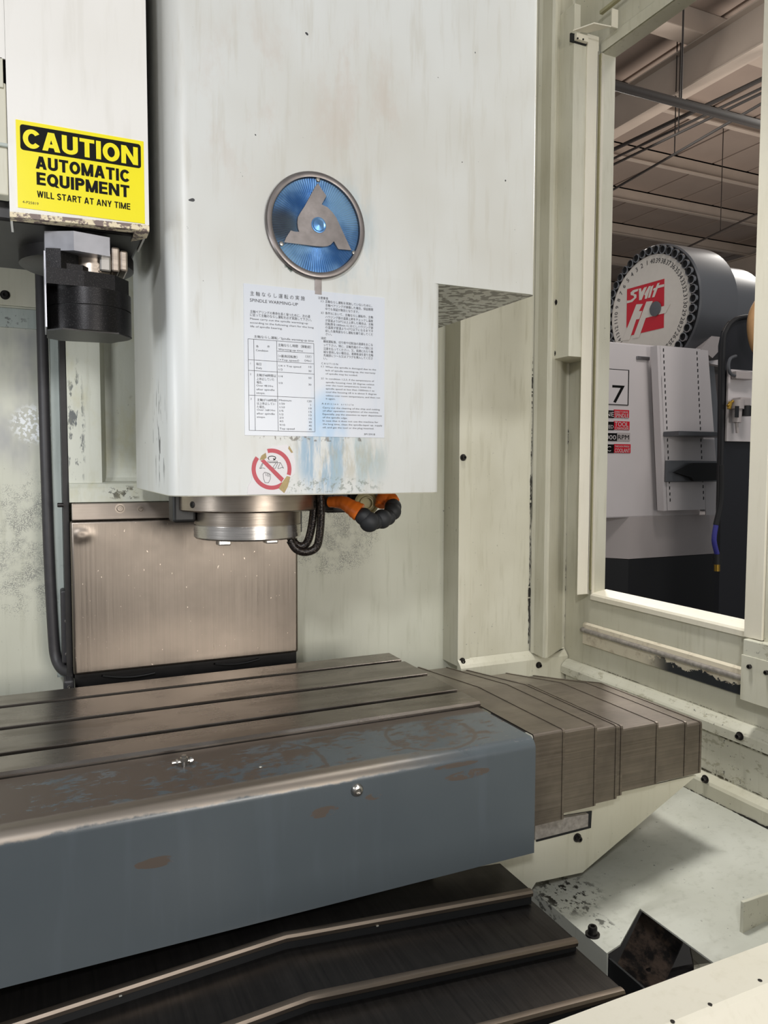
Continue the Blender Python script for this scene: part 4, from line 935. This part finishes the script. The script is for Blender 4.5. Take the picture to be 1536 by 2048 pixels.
# sign
yg = cy-.0012
cA, cB, cC, cD = [PY(*q, yg) for q in ((30, 238), (287, 283), (290, 446), (37, 416))]
gx0, gx1 = (cA.x+cD.x)/2, (cB.x+cC.x)/2; gz1, gz0 = (cA.z+cB.z)/2, (cC.z+cD.z)/2
bm = B(); box(bm, gx0, gx1, yg, cy, gz0, gz1); sn = finish('caution_sign', bm, M['yellow'], tc)
sn['label'] = 'yellow caution sign with black lettering'
def gp(u, v): return Vector((gx0+(gx1-gx0)*u, 0, gz0+(gz1-gz0)*v))
GW, GH = gx1-gx0, gz1-gz0
bm = B(); a = gp(.03, .955); b = gp(.975, .665)
rr = rounded([(a.x, b.z), (b.x, b.z), (b.x, a.z), (a.x, a.z)], .004, 4)
prism(bm, [(x, yg-.0004, z) for x, z in rr], (0, .0004, 0)); flat('black_field', bm, M['ink'], sn)
bm = B(); block_text(bm, "CAUTION", gp(.05, .695), GW*.90, GH*.215, yg-.0008, .225, .08); flat('yellow_lettering', bm, M['yellow'], sn)
bm = B()
for s_, u, v, w2, cap, th in (("AUTOMATIC", .14, .475, .74, .145, .23), ("EQUIPMENT", .145, .29, .73, .145, .23), ("WILL START AT ANY TIME", .145, .145, .735, .075, .19)):
    block_text(bm, s_, gp(u, v), GW*w2, GH*cap, yg-.0005, th, .13 if len(s_) > 10 else .09)
flat('black_lettering', bm, M['ink'], sn)
bm = B(); o_ = gp(.035, .055); o_.y = yg-.0005; put_text(bm, "4-P25819", o_, (1, 0, 0), (0, 0, 1), GW*.12, GH*.03, 0); flat('small_number', bm, M['faded'], sn)
# body behind with greasy underside
zu = 1.70
bm = B(); box(bm, -.60, cx1-.004, 1.235, PZ(45, 540, zu).y, zu, 2.75, .004); finish('body', bm, M['dark'], tc)
bm = B(); pa = PY(14, 180, 1.225); pb = PY(14, 400, 1.225); box(bm, -.60, cx0-.0005, 1.2035, 1.232, pb.z, pa.z, .002); finish('side_cover', bm, M['panel'], tc)
bm = B(); pa = PY(10, 122, 1.21); pb = PY(10, 182, 1.21); box(bm, -.60, cx0-.0035, 1.2, 1.2034, pb.z, pa.z, .001); finish('side_cover', bm, M['grimy'], tc)
bm = B(); box(bm, -.60, PY(16, 300, 1.2).x, 1.198, 1.203, PY(10, 299, 1.21).z, PY(10, 292, 1.21).z, .001); finish('side_ledge', bm, M['side'], tc)
# pivot discs under the housing
gy = 1.275; gx = PY(178, 600, gy).x
bm = B(); lathe(bm, (.07, 1.40, zu-.022), (0, 0, 1), [(.085, 0), (.09, .003), (.09, .022)], 48); finish('pivot_disc', bm, M['dark'], tc, True)
bm = B(); lathe(bm, (gx, 1.29, zu-.03), (0, 0, 1), [(.03, -.0), (.03, .035)], 24); finish('pivot_shaft', bm, M['hose'], tc, True)
# gripper
GR = PY(262, 620, gy).x-gx
GL = gx-PY(93, 600, gy-.02).x
zz = lambda py, y=gy-.065: PY(175, py, y).z
z6, z5, z4, z3, z2, z1, z0 = zz(505), zz(540), zz(572), zz(607), zz(655), zz(662), zz(690, gy+.05)
def dshape(r, flatx=None, n=48, cut=None):
    out = []
    for i in range(n):
        a = 2*math.pi*i/n; x = gx+r*math.cos(a); y = gy+r*math.sin(a)
        if flatx is not None: x = max(x, flatx)
        out.append((x, y))
    return out
fl = gx-GL
def ring_part(name, r, za, zb, mat, bevel=0):
    bm = B(); pts = dshape(r, fl)
    prism(bm, [(x, y, za) for x, y in pts], (0, 0, zb-za)); return finish(name, bm, mat, tc, True)
ring_part('lower_puck', GR, z2-.002, z3-.0008, M['gripper'])
ring_part('puck_joint', GR-.002, z3-.0008, z3+.0008, M['void'])
ring_part('middle_puck', GR, z3+.0008, z4, M['gripper'])
# chamfered base plate with octagonal outline
bm = B(); R8 = GR*1.0
oc = [(fl, gy-GR*.55), (fl+.02, gy-GR*.93), (gx+GR*.62, gy-GR*.80), (gx+GR*.99, gy-GR*.2), (gx+GR*.6, gy+GR*.75), (fl+.02, gy+GR*.9), (fl, gy+GR*.6)]
prism(bm, [(x, y, z2-.004) for x, y in oc], (0, 0, .0022)); finish('base_plate', bm, M['dark'], tc)
# upper tapered body with hooked fingers
bm = B()
up_ = [(fl, gy-.06), (gx-.01, gy-GR*.96), (gx+GR*.55, gy-GR*.80), (gx+GR*.92, gy-GR*.3), (gx+GR*.95, gy+.02), (gx+.02, gy+GR*.9), (fl, gy+GR*.6)]
prism(bm, [(x, y, z4) for x, y in up_], (0, 0, z5-z4)); prism(bm, [(fl, gy-.05, z5), (fl+.02, gy-GR*.9, z5), (fl+.045, gy-GR*.6, z5), (fl+.045, gy+.02, z5), (fl, gy+.03, z5)], (0, 0, z6-z5+.004))
prism(bm, [(fl+.0005, gy-.052, z5-.001), (fl+.05, gy-GR*.78, z5-.001), (fl+.062, gy-.03, z5-.001), (fl+.0005, gy, z5-.001)], (0, 0, (z6-z5)*.45))
finish('gripper_body', bm, M['gripper'], tc)
bm = B(); lathe(bm, (gx+.005, gy, z5-.002), (0, 0, 1), [(.036, 0), (.036, z6-z5+.004)], 28); finish('gripper_core', bm, M['nose'], tc, True)
for (a, b, mt) in (((198, 545), (221, 508), 'screw'), ((222, 546), (238, 498), 'nose'), ((239, 545), (254, 505), 'nose')):
    pa = PY(*a, gy-.035); pb = PY(*b, gy-.035); bm = B(); box(bm, pa.x, pb.x, gy-.045, gy+.01, pa.z, pb.z, .003); finish('gripper_finger', bm, M[mt], tc)
yo_ = gy-GR*.95
zbt = z6+.001; ztp = zz(465)
op = [(fl-.001, gy-.045), (PY(147, 470, yo_).x, yo_-.006), (PY(219, 475, yo_+.01).x, yo_+.006), (PY(219, 475, yo_+.01).x, gy+.02), (fl-.001, gy+.02)]
bm = B(); prism(bm, [(x, y, zbt) for x, y in op], (0, 0, ztp-zbt)); finish('silver_cap', bm, M['silver'], tc)
bm = B(); box(bm, fl-.0025, fl-.0003, gy-.045, gy+.03, z2, zbt); finish('side_plate', bm, M['silver'], tc)
# ================================================================== SHOP BEYOND THE WINDOW
ZC = 5.75
bm = B(); box(bm, -4, 16, -6, 18, -.05, 0); struct(finish('floor', bm, M['floor']))
ce = struct(finish('ceiling', (lambda b: (box(b, 1, 19, 2, 19, ZC+.12, ZC+.16), b)[1])(B()), M['ceil']))
# insulated ceiling panels: strips running back, each its own piece
base_me = None
for i in range(22):
    for j in range(1):
        x0 = 2.0+i*.72; bm = B(); box(bm, x0, x0+.68, 2.5, 18.5, ZC+.06, ZC+.115, .008, 1)
        if base_me is None: o = finish('ceiling_panel', bm, M['ceil'], ce); base_me = o
        else:
            bm.free(); o = base_me.copy(); col.objects.link(o); o.location = Vector(base_me.location)+Vector((i*.72, 0, 0))
# purlins (run across) and rafters (run back)
for y_ in (5.8, 7.1, 8.4, 9.7, 11.1, 12.8, 14.6, 16.6):
    bm = B(); box(bm, 2, 18, y_, y_+.02, ZC-.14, ZC+.06); box(bm, 2, 18, y_-.05, y_+.02, ZC-.155, ZC-.14); box(bm, 2, 18, y_, y_+.07, ZC+.04, ZC+.06)
    if y_ < 5.9: box(bm, 2, 18, y_-.1, y_+.12, ZC-.16, ZC+.06, .01)
    finish('purlin', bm, M['beam'], ce)
for x_ in (6.15, 13.2):
    bm = B(); box(bm, x_-.012, x_+.012, 2.5, 18, ZC-.56, ZC-.15); box(bm, x_-.09, x_+.09, 2.5, 18, ZC-.575, ZC-.56); box(bm, x_-.09, x_+.09, 2.5, 18, ZC-.17, ZC-.157); finish('rafter', bm, M['beam'], ce)
bm = B(); box(bm, 1, 19, 18, 18.1, 0, ZC+.2); struct(finish('wall_far', bm, M['hlow']))
bm = B(); box(bm, 18.6, 18.7, 2, 18, 0, ZC+.2); struct(finish('wall_side', bm, M['hlow']))
def zray(q, z): return PZ(*q, z)
# sprinkler main with hangers
z1_ = 4.3; a = zray((1228, 172), z1_); b = zray((1520, 248), z1_)
y_ = (a.y+b.y)/2
bm = B(); cyl(bm, (2.5, y_, z1_), (12, y_, z1_), .035, 12); sp1 = finish('sprinkler_pipe', bm, M['pipe'], None, True)
tag(sp1, 'dark sprinkler pipe crossing under the shop ceiling, seen through the window', 'pipe')
bm = B(); xh = PY(1362, 210, y_).x; cyl(bm, (xh, y_, z1_), (xh, y_, ZC+.05), .008, 8); finish('hanger_rod', bm, M['pipe'], sp1)
# conduit runs going back
lines = [((1225, 300), (1520, 160), 'uppermost dark conduit of the bundle under the ceiling', .022), ((1225, 318), (1520, 178), 'second conduit down in the bundle under the ceiling', .014), ((1225, 330), (1520, 188), 'lowest conduit of the bundle under the ceiling', .014),
         ((1225, 380), (1510, 215), 'black cable run sloping below the conduit bundle', .014), ((1380, 492), (1510, 430), 'black rod just above the tool carousel under the far ceiling', .014)]
for k, (qa, qb, lb, r) in enumerate(lines):
    zc_ = 4.95-.12*k; a, b = zray(qa, zc_), zray(qb, zc_); xm = (a.x+b.x)/2
    bm = B(); cyl(bm, a+(a-b)*.3, b+(b-a)*.3, r, 8); cn = finish('conduit', bm, M['pipe'], None, True); tag(cn, lb, 'conduit')
    m_ = a.lerp(b, .5); bm = B(); cyl(bm, m_, (m_.x, m_.y, ZC+.05), .006, 6); finish('hanger_rod', bm, M['pipe'], cn)
# ---- white milling machine
YM = 3.30
mm = thing('milling_machine', 'white and grey milling machine with round tool carousel beyond the window', 'milling machine', (3.1, 3.9, 0))
ztop = PY(1300, 690, YM).z; xrt = PY(1410, 698, YM).x; zmid = PY(1300, 1033, YM).z; zlow = PY(1257, 1118, YM).z
bm = B(); box(bm, 1.9, xrt, YM, YM+1.5, zmid-.002, ztop, .008); ep = finish('enclosure', bm, M['hwhite'], mm)
xl0 = PY(1257, 1118, YM).x
bm = B(); prism(bm, [(xl0-.28, YM+.35, zlow), (xl0, YM, zlow), (4.6, YM, zlow), (4.6, YM+1.5, zlow), (xl0-.28, YM+1.5, zlow)], (0, 0, zmid-zlow)); finish('lower_enclosure', bm, M['hlow'], mm)
bm = B(); prism(bm, [(xl0-.28, YM+.35, 0), (xl0, YM, 0), (4.6, YM, 0), (4.6, YM+1.5, 0), (xl0-.28, YM+1.5, 0)], (0, 0, zlow-.003)); finish('base', bm, M['hdark'], mm)
# rear shell right of the front panel
bm = B(); prism(bm, [PY(*q, YM+.25) for q in ((1405, 705), (1425, 700), (1445, 905), (1455, 1090), (1410, 1100))], (0, .8, 0)); finish('side_shell', bm, M['hgrey'], mm)
# bar handle
bm = B(); a = PY(1273, 712, YM-.004); b = PY(1298, 721, YM-.004); box(bm, a.x, b.x, YM-.012, YM+.001, b.z, a.z, .003); finish('catch', bm, M['chrome'], mm)
# number plate 7 and feature strips
def mp(q, y): return PY(*q, y)
def rect(bm, q0, q1, y, t_=.002): a = mp(q0, y); b = mp(q1, y); box(bm, a.x, b.x, y, y+t_, min(a.z, b.z), max(a.z, b.z))
ym = YM-.004
bm = B(); rect(bm, (1160, 733), (1257, 811), ym); npx = finish('number_card', bm, M['ink'], mm)
bm = B(); rect(bm, (1160, 734.5), (1255, 809.5), ym-.002); finish('card_face', bm, M['hwhite'], npx)
bm = B(); a = mp((1224, 805), ym-.003); h = mp((1224, 768), ym-.003); put_text(bm, "7", a, (1, 0, 0), (0, 0, 1), mp((1249, 805), ym-.003).x-a.x, h.z-a.z, .01)
a = mp((1205, 757), ym-.003); h = mp((1205, 734), ym-.003); bx = mp((1217, 757), ym-.003); box(bm, a.x, bx.x, ym-.003, ym-.0028, a.z, h.z); finish('card_number', bm, M['ink'], npx)
feats = [(819, 836, ("NE", 1212, 1228), ("DIRECT DRIVE", "SPINDLE"), 'hred'), (842, 860, ("SPEED", 1205, 1227), ("TOOL", "CHANGER"), 'hred'), (865, 882, ("12,000", 1196, 1232), ("RPM", ""), 'hlow'), (888, 906, ("C", 1213, 1222), ("THROUGH SPINDLE", "COOLANT"), 'hred')]
for k, (y0, y1, L_, R2, mt) in enumerate(feats):
    xs = 1228 if k != 2 else 1234
    bm = B(); rect(bm, (1180, y0), (xs, y1), ym); fs_ = finish('feature_label', bm, M['ink'], mm)
    bm = B(); rect(bm, (xs, y0), (1258+k, y1), ym); finish('label_field', bm, M[mt], fs_)
    bm = B(); a = mp((L_[1], y1-3.5), ym-.002); h = mp((L_[1], y0+4), ym-.002); put_text(bm, L_[0], a, (1, 0, 0), (0, 0, 1), mp((L_[2], y1-3), ym-.002).x-a.x, (h.z-a.z)*(1 if k != 1 else .7), .02)
    if k == 0 or k == 3:
        a = mp((xs+1.5, y0+6.5), ym-.002); put_text(bm, R2[0], a, (1, 0, 0), (0, 0, 1), mp((1256+k, y0), ym-.002).x-a.x, .011, .01); a = mp((xs+1.5, y1-1.5), ym-.002); put_text(bm, R2[1], a, (1, 0, 0), (0, 0, 1), mp((1257+k, y0), ym-.002).x-a.x, .022, .02)
    elif k == 1:
        a = mp((xs+1.5, y0+10.5), ym-.002); put_text(bm, R2[0], a, (1, 0, 0), (0, 0, 1), mp((1256+k, y0), ym-.002).x-a.x, .026, .02); a = mp((xs+1.5, y1-1.5), ym-.002); put_text(bm, R2[1], a, (1, 0, 0), (0, 0, 1), mp((1257+k, y0), ym-.002).x-a.x, .014, .01)
    if k != 2: finish('label_lettering', bm, M['hwhite'], fs_)
    else:
        finish('label_lettering', bm, M['hwhite'], fs_); bm = B(); a = mp((xs+2, y1-3.5), ym-.002); h = mp((xs, y0+4), ym-.002); put_text(bm, "RPM", a, (1, 0, 0), (0, 0, 1), mp((1258, y1), ym-.002).x-a.x, h.z-a.z, .02); finish('label_lettering', bm, M['ink'], fs_)['kind'] = 'stuff'
# leaning tool rack with perforations and shelves
yr = YM-.10
bm = B(); pts = [PY(*q, yr) for q in ((1319, 691), (1401, 698), (1411, 1019), (1334, 1021))]
prism(bm, pts, (0, .006, 0)); prism(bm, [PY(*q, yr) for q in ((1314, 691), (1321, 691), (1335, 1021), (1328, 1022))], (0, .05, 0))
prism(bm, [PY(*q, yr+.02) for q in ((1400, 699), (1416, 701), (1440, 1030), (1412, 1030))], (0, .006, 0))
rk = finish('tool_rack', bm, M['hwhite'], mm)
bm = B()
for c0_, c1_ in (((1327, 700), (1341, 1012)), ((1394, 706), (1408, 1008))):
    n = 26
    for i in range(n):
        a = PY(c0_[0]+(c1_[0]-c0_[0])*i/n, c0_[1]+(c1_[1]-c0_[1])*i/n, yr-.001); box(bm, a.x-.0035, a.x+.0035, yr-.001, yr-.0003, a.z-.009, a.z+.009)
pf_ = finish('perforation', bm, M['hdark'], rk); pf_['kind'] = 'stuff'
bm = B(); a = PY(1331, 863, yr-.02); b = PY(1437, 879, yr-.02); box(bm, a.x, b.x, yr-.12, yr-.002, b.z+.01, a.z, .004); finish('rack_shelf', bm, M['hgrey'], rk)
bm = B(); a = PY(1334, 921, yr-.02); b = PY(1440, 963, yr-.02); box(bm, a.x, b.x, yr-.02, yr-.002, b.z, a.z, .004); finish('rack_shelf', bm, M['hgrey'], rk)
bm = B(); prism(bm, [PY(*q, yr-.05) for q in ((1351, 945), (1388, 926), (1440, 926), (1440, 960), (1388, 962), (1383, 955))], (0, .02, 0)); finish('rack_shelf', bm, M['void'], rk)
# carousel: faces left (towards -x)
xd_, yd_ = 3.50, 3.66; zd_ = PX(1313, 617, xd_).z; RD = .385
cr = None
bm = B(); lathe(bm, (xd_, yd_, zd_), (1, 0, 0), [(RD, 0), (RD+.01, .01), (RD+.01, .30), (RD-.02, .33), (0, .33)], 72)
cr = finish('carousel', bm, M['hgrey'], mm, True)
bm = B(); lathe(bm, (xd_-.004, yd_, zd_), (1, 0, 0), [(RD+.001, 0), (RD+.001, .01)], 72); finish('rim', bm, M['hdark'], cr)
bm = B(); lathe(bm, (xd_-.012, yd_, zd_), (1, 0, 0), [(RD-.052, 0), (RD-.052, .006)], 72); finish('face_disc', bm, M['disc'], cr)
npk = 40; e0 = None
ctr = Vector((xd_-.01, yd_, zd_))
for i in range(npk):
    a = 2*math.pi*i/npk; p = ctr+Vector((0, math.cos(a), math.sin(a)))*(RD-.026)
    if e0 is None:
        bm = B(); lathe(bm, p, (-1, 0, 0), [(.027, 0), (.027, .012), (.021, .014), (.020, .002), (0, .002)], 14); e0 = finish('pocket', bm, M['chrome'], cr); e0.data.materials.append(M['void']); p0 = p
        for f in e0.data.polygons:
            if len(f.vertices) == 3 : f.material_index = 1
    else:
        o = e0.copy(); col.objects.link(o); o.location = Vector(e0.location)+(p-p0)
bm = B()
for i in range(npk):   # numbers round the disc: 40 near the top, counting down clockwise
    a = math.pi/2-2*math.pi*(i+.5)/npk; n_ = i+1
    rad = Vector((0, math.cos(a), math.sin(a))); tan = Vector((0, -math.sin(a), math.cos(a)))
    p = ctr+rad*(RD-.105); p.x = xd_-.0135
    put_text(bm, str(n_), p, tan*1.0, rad*-1.0 if False else rad, None, .030, .012, True)
finish('numbers', bm, M['grey_ink'], cr)['kind'] = 'stuff'
# red square emblem with white letters (as printed on the disc)
def dp_(q, dx=0): return PX(1200+q[0]/5.12, 470+q[1]/5.12, xd_-.014-dx)
def dpoly(bm, pts, dx=0): prism(bm, [dp_(q, dx) for q in pts], (.001, 0, 0))
bm = B(); dpoly(bm, [(277, 555), (658, 448), (652, 950), (308, 1030), (270, 940)]); finish('emblem_field', bm, M['hred'], cr)
bm = B()
dpoly(bm, [(275, 672), (312, 668), (350, 640), (345, 622), (315, 615), (312, 590), (340, 565), (392, 550), (385, 575), (350, 588), (345, 602), (372, 610), (372, 640), (330, 685), (275, 700)], .002)
for pts in ([(398, 550), (420, 545), (424, 585), (452, 538), (480, 530), (425, 665), (400, 668)], [(452, 610), (500, 525), (520, 520), (480, 650), (458, 655), (462, 620)], [(520, 530), (548, 512), (512, 640), (490, 645)],
            [(588, 495), (612, 488), (598, 515), (656, 503), (655, 528), (590, 545), (556, 635), (532, 640), (556, 565), (540, 568), (550, 545), (570, 540)],
            [(372, 710), (438, 706), (398, 780), (430, 778), (402, 860), (370, 865), (300, 1075), (228, 1080)],
            [(475, 682), (540, 676), (505, 760), (590, 745), (717, 708), (672, 798), (610, 812), (468, 850), (398, 1050), (335, 1058), (430, 800)]):
    dpoly(bm, pts, .002)
finish('emblem_lettering', bm, M['disc'], cr)
bm = B(); lathe(bm, dp_((572, 757), .001), (-1, 0, 0), [(.045, 0), (.045, .008), (.032, .012), (0, .012)], 24); finish('hub', bm, M['hgrey'], cr, True)
# rear drive housing of the carousel
bm = B(); lathe(bm, (xd_+.33, yd_+.02, zd_-.02), (1, 0, 0), [(.34, 0), (.34, .32), (.31, .36), (0, .36)], 56); finish('drive_housing', bm, M['hgrey'], mm, True)
bm = B(); lathe(bm, (xd_+.68, yd_+.02, zd_-.08), (1, 0, 0), [(.20, 0), (.20, .35), (0, .35)], 40); finish('motor', bm, M['hgrey'], mm, True)
bm = B(); prism(bm, [PY(*q, YM+.02) for q in ((1402, 698), (1437, 655), (1453, 652), (1449, 690), (1425, 716))], (0, .05, 0)); finish('bracket_arm', bm, M['hlow'], mm)
bm = B(); prism(bm, [PY(*q, YM+.06) for q in ((1417, 722), (1447, 718), (1449, 733), (1420, 727))], (0, .04, 0)); finish('cross_tab', bm, M['hwhite'], mm)
# ---- dark electrical cabinet to the right
yk2 = 2.75
pts2 = [(1440, 1200), (1444, 900), (1446, 690), (1452, 660), (1466, 640), (1485, 632), (1500, 630), (1560, 628), (1560, 1215)]
dk = thing('control_cabinet', 'dark navy cabinet with rounded top behind the right window post', 'cabinet', tuple(PY(1480, 1200, yk2)))
bm = B(); V = [PY(*q, yk2) for q in pts2]; V[0].z = 0; V[-1].z = 0; prism(bm, V, (0, .03, 0)); finish('body', bm, M['navy'], dk)
bm = B(); tube(bm, smoothpath([PY(*q, yk2-.005) for q in ((1440, 1000), (1443, 900), (1446, 700), (1453, 660), (1468, 641), (1490, 634), (1530, 632))], 4), .012, 8); finish('edge_trim', bm, M['hdark'], dk, True)
brd = thing('regulator_board', 'white board carrying air regulators on the dark cabinet', 'board', tuple(PY(1475, 885, yk2-.02)))
bm = B(); a = PY(1458, 738, yk2-.02); b = PY(1520, 884, yk2-.02); box(bm, a.x, b.x, yk2-.02, yk2-.006, b.z, a.z, .002); finish('board', bm, M['hwhite'], brd)
def cyl_px(bm, q0, q1, y, r): cyl(bm, PY(*q0, y), PY(*q1, y), r, 16)
bm = B(); cyl_px(bm, (1475, 818), (1473, 845), yk2-.06, .022); cyl_px(bm, (1476, 800), (1475, 818), yk2-.06, .030); cyl_px(bm, (1473, 845), (1475, 866), yk2-.06, .008); rg = finish('regulator', bm, M['hlow'], brd, True)
bm = B(); a = PY(1470, 812, yk2-.08); b = PY(1476, 835, yk2-.08); box(bm, a.x, b.x, yk2-.085, yk2-.08, b.z, a.z); finish('sight_glass', bm, M['hdark'], rg)
bm = B(); a = PY(1482, 794, yk2-.08); b = PY(1502, 812, yk2-.08); box(bm, a.x, b.x, yk2-.08, yk2-.03, b.z, a.z, .005); finish('filter_head', bm, M['hlow'], brd)
bm = B(); cyl_px(bm, (1493, 812), (1492, 832), yk2-.06, .028); finish('filter_bowl', bm, M['hdark'], brd, True)
bm = B(); cyl_px(bm, (1461, 804), (1458, 818), yk2-.06, .010); cyl_px(bm, (1455, 812), (1466, 802), yk2-.06, .007); finish('brass_valve', bm, M['brass'], brd, True)
bm = B(); a = PY(1470, 742, yk2-.05); b = PY(1502, 760, yk2-.05); box(bm, a.x, b.x, yk2-.06, yk2-.03, b.z, a.z, .004); finish('switch_box', bm, M['hlow'], brd)
bm = B(); tube(bm, smoothpath([PY(*q, yk2-.05) for q in ((1472, 712), (1460, 718), (1457, 735), (1462, 748), (1472, 752))], 5), .008, 8); finish('air_line', bm, M['hgrey'], brd, True)
bm = B(); tube(bm, smoothpath([PY(*q, yk2-.10) for q in ((1522, 600), (1508, 625), (1504, 655), (1510, 690), (1525, 715))], 5), .024, 12); tag(finish('duct_hose', bm, M['tan'], None, True), 'tan flexible duct bowing past the right window post', 'hose')
bm = B(); tube(bm, smoothpath([PY(*q, yk2-.12) for q in ((1432, 1050), (1428, 1080), (1434, 1108))], 4), .012, 10); bh = finish('air_hose', bm, M['blue_hose'], dk, True)
bm = B(); tube(bm, smoothpath([PY(*q, yk2-.12) for q in ((1443, 930), (1442, 1000), (1432, 1050))], 4), .014, 10); finish('black_hose', bm, M['hdark'], dk, True)
bm = B(); cyl_px(bm, (1434, 1128), (1434, 1142), yk2-.12, .014); finish('brass_coupler', bm, M['brass'], bh, True)
bm = B(); cyl_px(bm, (1434, 1108), (1434, 1128), yk2-.12, .022); finish('hose_plug', bm, M['hdark'], bh, True)
